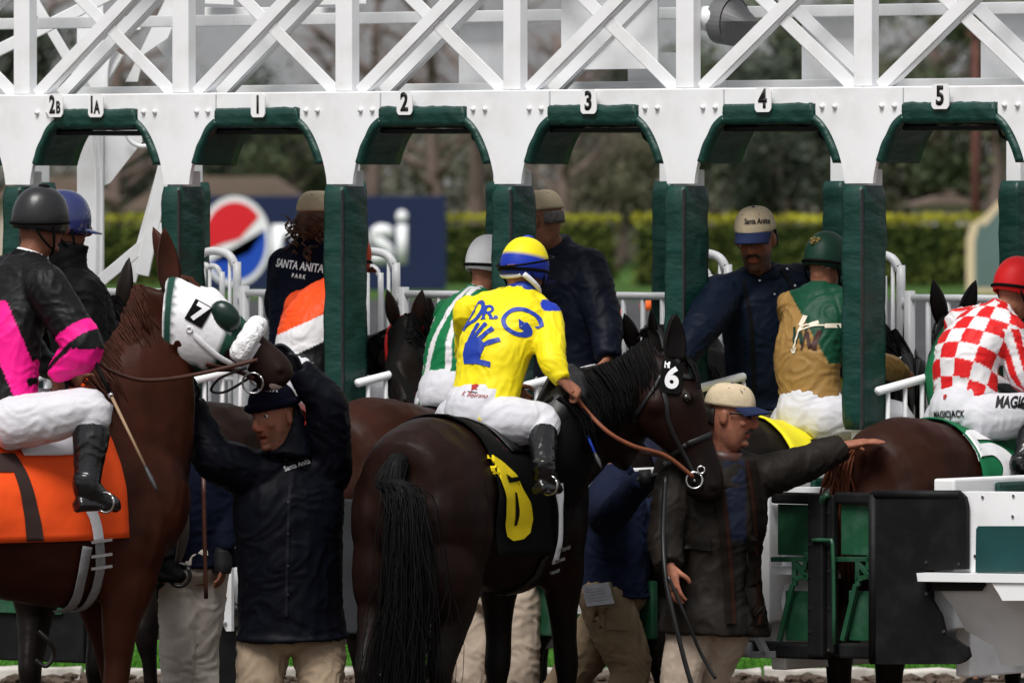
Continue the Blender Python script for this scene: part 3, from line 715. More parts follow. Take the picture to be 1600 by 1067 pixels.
def stroke(pts, w, closed=False, taper=None):
    bm = bmesh.new(); P_ = cr(pts, 6) if len(pts) > 2 else pts; P_ = [V((p[0], p[1])) for p in P_]; N = len(P_); pr = None
    for i, p in enumerate(P_):
        t = (P_[min(i+1, N-1)] - P_[max(i-1, 0)]).normalized(); n = V((-t.y, t.x)); ww = w/2 * (taper(i/(N-1)) if taper else 1)
        a, b = bm.verts.new((*(p+n*ww), 0)), bm.verts.new((*(p-n*ww), 0))
        if pr: bm.faces.new((pr[0], pr[1], b, a))
        pr = (a, b)
    return bm
def blob(c, rx, ry, n=20): return poly_bm([(c[0]+rx*math.cos(2*math.pi*i/n), c[1]+ry*math.sin(2*math.pi*i/n)) for i in range(n)])
def join2(*bms):
    a = bms[0]
    for b in bms[1:]: merge(a, b)
    return a

# ================================================================== horses
M_COAT = mat('horse_coat', (0, 0, 0), .48, .10, .34, 4.5, .10, 70, attr=True, var2=((.020, .010, .007), 11, .22))
M_HAIR = mat('horse_hair_black', (.005, .0045, .0045), .6, .1, .3, 15)
M_HAIRB = mat('horse_hair_chestnut', (.046, .0125, .006), .6, .15, .3, 15)
M_HAIRR = mat('horse_hair_red', (.11, .030, .012), .6, .15, .3, 15)
M_HOOF = mat('hoof', (.03, .026, .022), .5, .4)
M_EYE = mat('horse_eye', (.006, .004, .003), .08, .6, coat=.5)
M_LEATHER = mat('brown_leather', (.055, .017, .010), .45, .45, .2, 20); M_TAN = mat('tan_rein', (.20, .062, .028), .45, .4, .15, 20)
M_BLEATHER = mat('black_leather', (.008, .008, .009), .4, .5, .2, 20); M_GIRTH = mat('grey_girth', (.22, .22, .23), .6, .3, .15, 20)
M_WCLOTH = mat('white_cloth', (.72, .72, .75), .8, .2, .05, 10, .2, 30)
def hair(bm, pts, r, n, spread, rnd, tip=.004, wave=.02, m=3):
    """a lock of many thin tapering strands following pts"""
    for i in range(n):
        o = V((rnd.gauss(0, 1), rnd.gauss(0, 1), rnd.gauss(0, .4))); q = []
        for k, p in enumerate(pts):
            t = k/(len(pts)-1); q.append(V(p) + o*spread*(.10 + 1.15*t) + V((rnd.gauss(0, 1), rnd.gauss(0, 1), 0))*wave*t)
        rr = r*rnd.uniform(.6, 1.2); cut = rnd.uniform(.75, 1.0); q[-1] = q[-2].lerp(q[-1], cut)
        tube(bm, q, [rr*(.8 if k == 0 else 1)*(1 - .85*k/(len(q)-1)) + tip*.2 for k in range(len(q))], 5, m)
def horse(name, label, pos, fwd, neck, head_dir, coat, points=None, z=1.0, ears=None, ear_dirs=None, legs=None, hairm=None, tail=None, mane_side=-1, head_up=None, mane_n=60, mlen=1.0, nk=1.0, headcol=None, hfat=1.0, ear_len=.165, headroll=None):
    """pos: world point under the middle of the back; neck: world points, chest base to poll; head_dir: world"""
    fwd = V((fwd[0], fwd[1], 0)).normalized(); B3 = fr(fwd); M = Matrix.Translation(V((pos[0], pos[1], 0))) @ B3.to_4x4() @ Matrix.Scale(z, 4)
    root = empty(name, M, label, 'horse'); I = M.inverted(); I3 = I.to_3x3()
    bm = bmesh.new()
    loft(bm, [(-.86, 0, 1.27, .05, .10), (-.81, 0, 1.26, .18, .23), (-.70, 0, 1.28, .255, .31), (-.52, 0, 1.305, .285, .335), (-.30, 0, 1.30, .275, .31), (-.10, 0, 1.265, .275, .31),
              (.10, 0, 1.225, .285, .34), (.30, 0, 1.22, .275, .365), (.48, 0, 1.255, .235, .375), (.64, 0, 1.26, .215, .33), (.78, 0, 1.22, .18, .25), (.86, 0, 1.18, .09, .14)], n=22, m=2)
    for s in (-1, 1):   # quarters and shoulders
        ball(bm, (-.60, s*.135, 1.20), .25, .165, .31); ball(bm, (-.66, s*.15, 1.02), .19, .125, .27, Matrix.Rotation(.12, 3, 'Y')); ball(bm, (.56, s*.13, 1.14), .19, .115, .30, Matrix.Rotation(.25, 3, 'Y'))
    dl = {'hl': (-.0, 0), 'hr': (0, 0), 'fl': (0, 0), 'fr': (0, 0)}
    if legs: dl.update(legs)
    for key, s in (('hl', 1), ('hr', -1)):
        sw, lift = dl[key]; f = lambda q: sw*q
        loft(bm, [(-.62, s*.13, 1.22, .13, .23), (-.63+f(.15), s*.155, 1.0, .115, .20), (-.66+f(.35), s*.155, .84, .083, .14), (-.76+f(.6), s*.15, .66, .055, .085), (-.81+f(.75), s*.145, .57, .05, .075), (-.79+f(.85), s*.14, .44, .036, .045),
                  (-.77+f(.95), s*.14, .28+lift*.5, .031, .037), (-.755+f(1), s*.14, .17+lift, .038, .043), (-.71+f(1), s*.14, .09+lift, .034, .038), (-.685+f(1), s*.14, .055+lift, .05, .055), (-.665+f(1), s*.14, .004+lift, .058, .068)], n=14, m=2)
    for key, s in (('fl', 1), ('fr', -1)):
        sw, lift = dl[key]; f = lambda q: sw*q
        loft(bm, [(.56, s*.13, 1.12, .10, .17), (.56+f(.1), s*.145, .95, .088, .13), (.56+f(.3), s*.14, .80, .07, .088), (.57+f(.5), s*.135, .64, .052, .06), (.575+f(.65), s*.135, .53, .05, .056), (.57+f(.7), s*.135, .43, .036, .04),
                  (.565+f(.8), s*.135, .28+lift*.5, .030, .035), (.57+f(.9), s*.135, .17+lift, .038, .042), (.60+f(.95), s*.135, .09+lift, .033, .036), (.62+f(1), s*.135, .055+lift, .05, .055), (.635+f(1), s*.135, .004+lift, .058, .066)], n=14, m=2)
    # neck
    npt = [I @ V(p) for p in neck]; poll = npt[-1]; hd = (I3 @ V(head_dir)).normalized()
    nd = (poll - npt[0]).normalized(); hu = (I3 @ V(head_up)).normalized() if head_up else -(nd*1.0 - hd*nd.dot(hd))
    hu = (hu - hd*hu.dot(hd)).normalized()
    if not head_up and hu.dot(nd) < 0: hu = -hu
    hs_ = hu.cross(hd).normalized()           # head left
    k = len(npt)-1; base = V((.52, 0, 1.22)); prof = [(.155, .33), (.13, .25), (.10, .185), (.085, .145), (.075, .125)]
    rings = [(*base, .17, .36, V((0, 1, 0)))]
    for i, p in enumerate(npt):
        a, b = prof[min(4, int(round(i*4/k)))]; sv = V((0, 1, 0)).lerp(hs_, (i/k)**1.2); rings.append((*p, a*(1+(nk-1)*.5), b*(1+(nk-1)*(1-i/k)), sv))
    loft(bm, rings, n=18, m=3)
    # head: skull, jowl, muzzle
    def hp(f, u, s=0): return poll + hd*f + hu*u*hfat + hs_*s*hfat
    hr = [(-.03, -.02, .062, .07), (.03, -.035, .083, .105), (.11, -.06, .093, .142), (.19, -.065, .095, .150), (.27, -.055, .082, .125), (.35, -.042, .066, .098), (.43, -.036, .056, .080), (.50, -.038, .053, .072), (.555, -.046, .056, .070), (.60, -.055, .050, .058), (.625, -.06, .03, .035)]
    loft(bm, [(*hp(f, u), a*hfat, b*hfat, hs_) for f, u, a, b in hr], n=18, m=2)
    for s in (-1, 1):
        ball(bm, hp(.17, .022, s*.075), .03, .03, .03); ball(bm, hp(.15, -.10, s*.055), .065, .065, .065); ball(bm, hp(.575, -.02, s*.038), .024, .024, .024)
    ball(bm, hp(.55, -.105), .045, .03, .03)
    me = remesh(bm, .0145, 5)
    # sunken nostrils, eye hollow
    nost = [hp(.59, -.03, s*.05) for s in (-1, 1)]; eyes = [hp(.175, .012, s*.094) for s in (-1, 1)]
    for v in me.vertices:
        for q in nost:
            d = (v.co-q).length
            if d < .022: v.co += hs_*(-.012 if (v.co-poll).dot(hs_) > 0 else .012)*(1-d/.022)
    displace(me, lambda p: .0095*noise.noise(p*4.6) + .0035*noise.noise(V((p.x*11, p.y*11, p.z*6))) + .003*(1-abs(noise.noise(V((p.x*7, p.y*7, p.z*3)))))**6)
    pts_c = points
    def col(p):
        c = V(coat); g = .5+.5*noise.noise(V((p.x*2.3, p.y*2.3, p.z*1.7+pos[0]))); c = c.lerp(V(coat)*1.5, max(0, g-.35))
        if pts_c is not None:
            k_ = min(1, max(0, (.92 - p.z)/.30)); c = c.lerp(V(pts_c), k_)
            if (p-poll).dot(hd) > .40 and (p-poll).length < .8: c = c.lerp(V(pts_c), .7)
        elif (p-poll).dot(hd) > .38 and (p-poll).length < .8: c = c.lerp(V((.010, .007, .006)), min(1, ((p-poll).dot(hd)-.38)/.1)*.85)
        if headcol:
            d_ = min((p-q).length for q in npt); c = c.lerp(V(headcol), min(1, max(0, (.42-d_)/.15)) if p.z > 1.35 else 0)
        if p.z < .06: c = V((.03, .026, .022))
        return c
    paint(me, col); body = link('body', me, M_COAT, root, local=True)
    # ears
    el = ear_len
    for i, s in enumerate((1, -1)):
        e0 = hp(.005, .035, s*.052); ed = (I3 @ V(ear_dirs[i])).normalized() if ear_dirs else (hu*.75 - hd*.55 + hs_*s*.18).normalized()
        open_ = (hd + hs_*s*.7).normalized(); sd_ = ed.cross(open_).normalized(); t = bmesh.new()
        pr = None; inner = None
        for j in range(9):
            q = j/8; w = .052*(el/.19)**.7*math.sin(math.pi*(.20+.80*q))**.75*(1-.15*q) if q < 1 else .001; ring = []
            for a in range(12):
                an = 2*math.pi*a/12; cx, sx = math.cos(an), math.sin(an); dep = w*.72*sx if sx < 0 else -w*.42*sx*min(1, 3*q*(1-q)+.25) 
                ring.append(t.verts.new(e0 + ed*(el*q - .015) + sd_*w*cx + open_*(dep - .02*q*q)))
            if pr:
                for a in range(12): t.faces.new((pr[a], pr[(a+1) % 12], ring[(a+1) % 12], ring[a]))
            else: t.faces.new(ring[::-1])
            pr = ring
        t.faces.new(pr); me2 = bm2me(t, 'ear', True); paint(me2, lambda p: V(ears) if ears else V(coat)*.7); link('ear', me2, M_COAT, root, local=True)
    for q in eyes:
        t = bmesh.new(); ball(t, q - (q-hp(.175, .012)).normalized()*.012, .021, .021, .021); mk('eye', t, M_EYE, root, local=True, smooth=True)
    # mane and forelock
    rnd = random.Random(name + label); t = bmesh.new(); hm = hairm or M_HAIR
    sp_ = cr([tuple(base + V((.0, 0, .36)))] + [tuple(p + (V((-1, 0, .0))*0)) for p in npt], 4)
    cl = []
    for i, r_ in enumerate(npt):
        d_ = (npt[min(i+1, k)] - npt[max(i-1, 0)]).normalized(); sv = V((0, 1, 0)).lerp(hs_, (i/k)**1.2); bk = d_.cross(sv).normalized()
        cr_b = prof[min(4, int(round(i*4/k)))][1]*(1+(nk-1)*(1-i/k))
        if bk.dot(hd) > 0: bk = -bk
        cl.append((r_ + bk*cr_b*.97, bk, sv, prof[min(4, int(round(i*4/k)))][0]))
    for i in range(len(cl)-1):
        for j in range(mane_n):
            q = j/mane_n; a, b = cl[i], cl[i+1]; p = a[0].lerp(b[0], q); bk = a[1].lerp(b[1], q); sv = a[2].lerp(b[2], q)*mane_side; w = a[3]*(1-q)+b[3]*q
            L = rnd.uniform(.16, .26)*mlen
            dn_ = V((0, 0, -1)); pts = [p - bk*.015, p + bk*.010 + sv*w*.45, p - bk*L*.22 + sv*w*.98 + dn_*L*.35, p - bk*L*.40 + sv*w*1.06 + dn_*L*.85]
            hair(t, pts, .0040, 4, .014, rnd, wave=.008, m=2)
    hair(t, [hp(-.02, .06), hp(.05, .085), hp(.14, .06), hp(.22, .035)], .008, 9, .014, rnd, m=2)
    mk('mane', t, hm, root, local=True, smooth=True)
    if tail:
        t = bmesh.new(); tl = [I @ V(p) for p in tail]
        dock = [V((-.72, 0, 1.44)), V((-.85, 0, 1.46)), V((-.915, 0, 1.36))] + tl
        hair(t, dock, .0045, 620, .044, rnd, wave=.012, m=3); hair(t, dock, .0028, 260, .066, rnd, wave=.03, m=3)
        loft(t, [(*dock[0], .03, .03), (*dock[1], .045, .04), (*dock[2], .052, .045), (*tl[0], .06, .05), (*tl[1], .07, .055), (*tl[2], .07, .05), (*tl[-1], .04, .03)], n=12, m=3)
        mk('tail', t, hm, root, local=True, smooth=True)
    root['_'] = 0; del root['_']
    return dict(root=root, body=body, M=M, hfat=hfat, I=I, hp=lambda f, u, s=0: M @ hp(f, u, s), hd=(M.to_3x3() @ hd).normalized(), hu=(M.to_3x3() @ hu).normalized(), hs=(M.to_3x3() @ hs_).normalized())
def strap(hz, pts, w, t, mat_, name='strap', m=4, local=False, parent=None, off=.004, snap=.12):
    """flat strap through world points laid against the body"""
    bvh = hz['bvh'] if 'bvh' in hz else hz.setdefault('bvh', bvh_of(hz['body'])); P_ = [V(p) for p in cr([tuple(p) for p in pts], m)]; rings = []
    for i, p in enumerate(P_):
        h = bvh.find_nearest(p)
        if h[0] is not None and h[3] < snap: p = h[0] + h[1]*(t/2+off); n = h[1]
        else: n = h[1] if h[0] is not None else V((0, 0, 1))
        rings.append((p, n))
    bm = bmesh.new(); N = len(rings); L = []
    for i, (p, n) in enumerate(rings):
        tt = (rings[min(i+1, N-1)][0] - rings[max(i-1, 0)][0]).normalized(); s = tt.cross(n)
        s = s.normalized() if s.length > 1e-4 else tt.orthogonal().normalized(); L.append((*p, w/2, t/2, s))
    loft(bm, L, n=8, m=1, sq=4); return mk(name, bm, mat_, parent or hz['root'], smooth=True)
def ring(bm, c, n, r, rr, seg=20):
    n = V(n).normalized(); a = n.orthogonal().normalized(); b = n.cross(a); pts = [V(c) + a*r*math.cos(2*math.pi*i/seg) + b*r*math.sin(2*math.pi*i/seg) for i in range(seg+1)]
    tube(bm, pts, rr, 6)
def patch(hz, x0, x1, l0, l1, side=0, n=16, thick=.008, sag=0.0, edge=None):
    """cloth lying over the back: x along the body, l measured down each flank from the spine"""
    bvh = hz['bvh'] if 'bvh' in hz else hz.setdefault('bvh', bvh_of(hz['body'])); M = hz['M']; bm = bmesh.new(); G_ = []
    ax = V((0, 0, 1.22))
    for i in range(n+1):
        x = x0 + (x1-x0)*i/n; row = []
        for j in range(2*n+1):
            l = l0 + (l1-l0)*j/(2*n); a = l/.40; xx = x + (edge(l)*(i/n-.5) if edge else 0)
            ac = max(-1.72, min(1.72, a)); o = M @ (ax + V((xx, 0, 0))); d = M.to_3x3() @ V((0, math.sin(ac), math.cos(ac))); h = bvh.ray_cast(o + d.normalized()*1.2, -d, 2)
            p = (h[0] + h[1]*.014) if h[0] is not None else o + d.normalized()*.3
            p = p - V((0, 0, max(0, abs(a)-1.72)*.40))
            p = p + (V(M.to_3x3() @ V((0, math.sin(a), 0))).normalized()*.010*noise.noise(V((xx*7, l*4, 3))) if abs(a) > .5 else V())
            row.append(p)
        G_.append(row)
    Vt = [[bm.verts.new(p) for p in row] for row in G_]
    for i in range(n):
        for j in range(2*n): bm.faces.new((Vt[i][j], Vt[i+1][j], Vt[i+1][j+1], Vt[i][j+1]))
    return bm
def cloth(hz, name, mat_, *a, **k):
    bm = patch(hz, *a, **k); bmesh.ops.recalc_face_normals(bm, faces=bm.faces); bmesh.ops.solidify(bm, geom=bm.faces[:], thickness=-.008); return mk(name, bm, mat_, hz['root'], smooth=True)
def bridle(hz, m_=None, blink=False):
    m_ = m_ or M_BLEATHER; hp = hz['hp']; b = None
    pts = lambda L: [hp(*q) for q in L]
    b = strap(hz, pts([(.02, -.02, -.085), (.10, -.06, -.10), (.25, -.09, -.085), (.42, -.085, -.06), (.50, -.08, -.06)]), .022, .006, m_, 'cheek_strap')
    strap(hz, pts([(.02, -.02, .085), (.10, -.06, .10), (.25, -.09, .085), (.42, -.085, .06), (.50, -.08, .06)]), .022, .006, m_, 'cheek_strap')
    strap(hz, pts([(.02, -.02, -.085), (.01, .05, -.06), (.0, .07, 0), (.01, .05, .06), (.02, -.02, .085)]), .024, .006, m_, 'crown_strap')
    strap(hz, pts([(.06, -.02, -.09), (.09, .05, -.06), (.10, .07, 0), (.09, .05, .06), (.06, -.02, .09)]), .024, .006, m_, 'brow_band')
    strap(hz, pts([(.36, -.06, -.07), (.36, .03, -.05), (.36, .06, 0), (.36, .03, .05), (.36, -.06, .07)]), .024, .006, m_, 'nose_band')
    strap(hz, pts([(.36, -.06, -.07), (.38, -.12, -.05), (.38, -.15, 0), (.38, -.12, .05), (.36, -.06, .07)]), .020, .006, m_, 'nose_band')
    strap(hz, pts([(.04, -.04, -.085), (.12, -.14, -.09), (.16, -.20, -.04), (.16, -.21, 0)]), .018, .006, m_, 'throat_latch')
    for s in (-1, 1):
        t = bmesh.new(); ring(t, hp(.515, -.085, s*.066), hz['hs'], .036, .005); ring(t, hp(.485, -.045, s*.068), hz['hs'], .016, .004); mk('bit_ring', t, M_STEEL, hz['root'], smooth=True)
    t = bmesh.new(); tube(t, [hp(.515, -.085, -.066), hp(.515, -.085, .066)], .007, 6); mk('bit', t, M_STEEL, hz['root'], smooth=True)
def cord(name, pts, w, mat_, parent, m=6, label=None):
    bm = bmesh.new(); tube(bm, [V(p) for p in cr([tuple(V(p)) for p in pts], m)], w, 7); return mk(name, bm, mat_, parent, smooth=True)
# ================================================================== the horses in the picture
def gpos(k, y): return gw(k+.5, y)
NV = V((math.sin(TH), math.cos(TH), 0))
BAY = (.021, .0062, .0035); DBAY = (.0088, .0032, .0022); CHEST = (.033, .0082, .004); BLK = (.0055, .0045, .0042)
# --- horse 6: dark bay seen from behind, head turned right
p6 = W(748, 0, 38.95)
h6 = horse('horse', 'dark bay horse seen from behind carrying the yellow clad rider', p6, (.40, .917), [W(895, 690, 39.20), W(945, 645, 39.22), W(1000, 600, 39.22), W(1042, 566, 39.2)], V((.38, -.04, -.90)), DBAY, BLK, 1.02,
           ears=(.006, .005, .005), ear_dirs=(V((-.02, .1, 1)), V((.04, -.02, 1))), legs={'hl': (-.05, 0), 'hr': (.10, 0), 'fl': (-.10, 0), 'fr': (.10, 0)},
           tail=[W(630, 775, 37.98), W(634, 840, 37.96), W(636, 920, 37.97), W(630, 1010, 38.0), W(622, 1130, 38.05)], mane_side=-1, head_up=V((.92, .05, .30)), nk=1.12, ear_len=.20, hfat=1.10)
# --- horse 7: chestnut at the left, head raised, white hood
p7 = W(-8, 0, 37.75)
h7 = horse('horse', 'chestnut horse in white hood at left with orange saddle cloth', p7, (.84, .54), [W(196, 690, 38.14), W(222, 600, 38.20), W(240, 525, 38.25), W(262, 458, 38.25)], V((.86, -.04, -.51)), CHEST, None, 1.02,
           ears=(.05, .016, .010), ear_dirs=(V((-.36, .1, 1)), V((-.06, -.05, 1))), legs={'fl': (.12, .0), 'fr': (-.12, 0), 'hl': (.1, 0)}, hairm=M_HAIRB, mane_side=-1, head_up=V((.46, -.22, .86)), ear_len=.26, mlen=.75, hfat=1.2,
           tail=[W(-390, 760, 36.9), W(-395, 900, 36.85), W(-395, 1000, 36.85), W(-395, 1050, 36.85)])
# --- horses already loaded in the stalls
def gate_horse(k, label, coat, neck, hd, hu=None, pts=BLK, z=1.0, **kw):
    p = gpos(k, .12); return horse('horse', label, p, NV, neck, hd, coat, pts, z, head_up=hu, mane_n=20, **kw)
def tailp(k, dx=0): return [gw(k+.5, -.80, 1.25), gw(k+.5+dx, -.82, 1.05), gw(k+.5+dx, -.82, .85), gw(k+.5+dx, -.80, .55)]
g1 = gate_horse(1, 'dark brown horse in stall 1 behind the dark jacketed man', (.011, .0055, .004), [gw(1.5, .72, 1.55), gw(1.52, .95, 1.75), gw(1.55, 1.10, 1.90), gw(1.58, 1.22, 1.98)], V((.45, .5, -.7)), z=1.01)
g2 = gate_horse(2, 'brown horse with red bridle in stall 2, head turned left', (.023, .0068, .004), [gw(2.46, .64, 1.46), W(655, 620, 42.55), W(638, 560, 42.70), W(634, 512, 42.80)], V((-.1, .85, -.5)), V((0, .45, .9)), z=1.03, ears=(.020, .010, .007), ear_dirs=(V((-.34, -.1, 1)), V((.26, -.1, 1))), headcol=(.006, .0045, .004), nk=.9)
g3 = gate_horse(3, 'black horse in stall 3 with one ear showing by post 4', (.007, .005, .0045), [gw(3.45, .70, 1.55), gw(3.42, .92, 1.74), gw(3.40, 1.02, 1.87), W(1006, 545, 42.25)], V((.35, .75, -.5)), V((0, .45, .9)), ears=(.012, .008, .007))
g4 = gate_horse(4, 'black horse in stall 4 under the yellow saddle cloth', (.0065, .005, .0045), [gw(4.5, .72, 1.55), gw(4.48, .92, 1.72), gw(4.44, 1.06, 1.84), gw(4.40, 1.16, 1.88)], V((.5, .6, -.6)))
g5 = gate_horse(5, 'bay horse in stall 5 with green saddle cloth, black head turned away', BAY, [gw(5.46, .64, 1.46), W(1502, 620, 40.80), W(1490, 560, 40.95), W(1489, 508, 41.05)], V((.05, .85, -.5)), V((0, .45, .9)), z=1.0, ears=(.0065, .005, .0045), ear_dirs=(V((-.30, -.1, 1)), V((.36, -.1, .95))), ear_len=.20, headcol=(.005, .0045, .004), nk=.9)
# stall 5: the tail is a paler red, lying against the near quarter
t = bmesh.new(); rnd = random.Random(3)
a_ = [W(1352, 694, 39.80), W(1330, 702, 39.73), W(1314, 735, 39.70), W(1308, 790, 39.70), W(1310, 900, 39.72)]
hair(t, a_, .007, 260, .032, rnd, wave=.02); mk('tail', t, M_HAIRR, g5['root'], smooth=True)
# --- outrider's pony, facing away behind horse 7
pp = W(170, 0, 39.55)
pony = horse('horse', 'dark pony behind the chestnut horse, one ear showing', pp, (.22, .97), [W(190, 690, 40.3), W(182, 600, 40.55), W(176, 520, 40.70), W(174, 488, 40.78)], V((.1, .8, -.6)), (.0065, .005, .0045), None, .98, ears=(.010, .0075, .0065), ear_dirs=(V((-.55, -.1, .9)), V((.2, 0, 1))), ear_len=.24, head_up=V((0, .5, .85)), mane_n=10,
              legs={'hr': (.1, 0)})
# ================================================================== people
M_SKIN = mat('skin', (0, 0, 0), .58, .25, .2, 28, .15, 70, attr=True)
SK1, SK2, SK3 = (.30, .125, .075), (.20, .078, .045), (.36, .17, .11)
M_EYEW = mat('eye_white', (.5, .48, .46), .3, .5, 0); M_PUP = mat('pupil', (.01, .006, .004), .2, .5, 0)
M_DHAIR = mat('dark_hair', (.010, .007, .006), .6, .3, .4, 40, .6, 60); M_CURL = mat('curly_hair', (.075, .032, .016), .6, .3, .5, 40, .5, 60)
M_GREYH = mat('greying_hair', (.10, .095, .09), .7, .3, .5, 60, .6, 80)
def clothm(name, col, rough=.7, spec=.3, **k):
    if max(col) < .04: col = tuple(c*.55 for c in col); spec = spec*.45
    return mat(name, col, rough, spec, k.pop('var', .14), k.pop('vs_', 9), k.pop('bump', .2), k.pop('bs', 9), bdist=k.pop('bdist', .02), **k)
def cl_attr(name, rough=.45, spec=.4, bump=.4, bs=10): return mat(name, (0, 0, 0), rough, spec, .08, 12, bump, bs, attr=True, bdist=.02)
M_NAVY = clothm('navy_nylon', (.0042, .0052, .011), .55, .2); M_NAVY2 = clothm('navy_fleece', (.006, .0085, .022), .8, .12); M_NAVYB = clothm('navy_shell', (.0055, .012, .029), .62, .18)
M_KHAKI = clothm('khaki_twill', (.33, .25, .175), .85, .2, bump=.35, bs=9); M_KHAKI2 = clothm('khaki_pale', (.42, .34, .27), .85, .2, bump=.35, bs=9); M_CREAM2 = clothm('cream_trousers', (.55, .50, .45), .85, .2, bump=.5)
M_CARGO = clothm('khaki_cargo', (.22, .16, .10), .85, .2, bump=.35, bs=9)
M_OIL = mat('brown_oilskin', (0, 0, 0), .65, .15, .3, 7, .3, 9, attr=True, bdist=.02)
M_BREECH = clothm('white_breeches', (.57, .57, .61), .6, .3, var=.03, bump=.35, bs=14)
M_BOOT = mat('patent_boot', (.004, .004, .005), .2, .4, .1, 10, .4, 14, coat=.3, bdist=.02)
M_BLACKC = clothm('black_cloth', (.005, .005, .006), .65, .2); M_GLOVE = mat('black_glove', (.008, .008, .009), .6, .3)
M_CAPB = clothm('beige_cap', (.50, .41, .28), .85, .15, bump=.25, bs=30); M_BILL = clothm('navy_bill', (.010, .018, .06), .8, .2, bump=.1)
def stand(j, D=None, foot=0.0, spread=.11, fwd=V((0, -1, 0))):
    """fill in hips, knees and ankles under the pelvis when the pose leaves them open"""
    p = j['pelvis']; f = V(j.get('bodyfwd', fwd)); f.z = 0; f.normalize(); l = V((-f.y, f.x, 0))
    for s, q in ((1, 'L'), (-1, 'R')):
        j.setdefault('hip'+q, p + l*s*.095 - V((0, 0, .03)))
        h = j['hip'+q]; g = V((h.x, h.y, foot)); 
        j.setdefault('an'+q, g + l*s*(spread-.095) + V((0, 0, .09)))
        j.setdefault('kn'+q, h.lerp(j['an'+q], .5) + f*.03)
        j.setdefault('toe'+q, j['an'+q] + f*.19 + V((0, 0, -.055)))
    return j
def pts(**k):
    return {n: (W(*v) if isinstance(v, tuple) else v) for n, v in k.items()}
def limb(bm, a, b, c, r, m=4, n=14, side=V((0, 1, 0))):
    """two bones a-b-c with radii r = (a, mid1, b, mid2, c)"""
    P_ = [a, a.lerp(b, .5), b, b.lerp(c, .5), c]
    loft(bm, [(*p, q, q) for p, q in zip(P_, r)], side=V((.37, .53, .76)), n=n, m=m); ball(bm, a, r[0], r[0], r[0])
def hand(bm, w, d, pn, ts, curl=.5, sc=1.0, spread=.5, thumb=.5):
    """palm and five fingers; d finger direction, pn the way the palm faces, ts +1/-1 the thumb side (d x pn)"""
    d = V(d).normalized(); pn = V(pn); pn = (pn - d*pn.dot(d)).normalized(); t = d.cross(pn).normalized()*ts
    P = lambda x, y, z: w + d*x*sc + t*y*sc + pn*z*sc
    loft(bm, [(*P(-.03, 0, 0), .026*sc, .02*sc, t), (*P(.01, .0, 0), .030*sc, .019*sc, t), (*P(.05, .0, 0), .041*sc, .017*sc, t), (*P(.085, 0, 0), .041*sc, .014*sc, t), (*P(.096, 0, 0), .034*sc, .010*sc, t)], n=14, m=2)
    for i, (y, L) in enumerate(((.031, .072), (.010, .080), (-.011, .074), (-.030, .058))):
        a = 0; p = P(.085, y, .0); q = [p]; sy = (y*spread*3.0)
        for k, f in enumerate((.45, .32, .23)):
            a += curl*(.75, 1.0, .8)[k]; p = p + (d*math.cos(a) + pn*math.sin(a) + t*sy*(1 if k == 0 else .6))*L*f*sc; q.append(p)
        tube(bm, q, [.0092*sc, .0088*sc, .0082*sc, .0065*sc], 8, 3)
    q = [P(.012, .022, .004), P(.038, .045, .012), P(.062, .058+.012*spread, .018+.018*thumb), P(.082, .055+.015*spread, .024+.034*thumb)]
    tube(bm, q, [.014*sc, .012*sc, .0102*sc, .0078*sc], 8, 3)
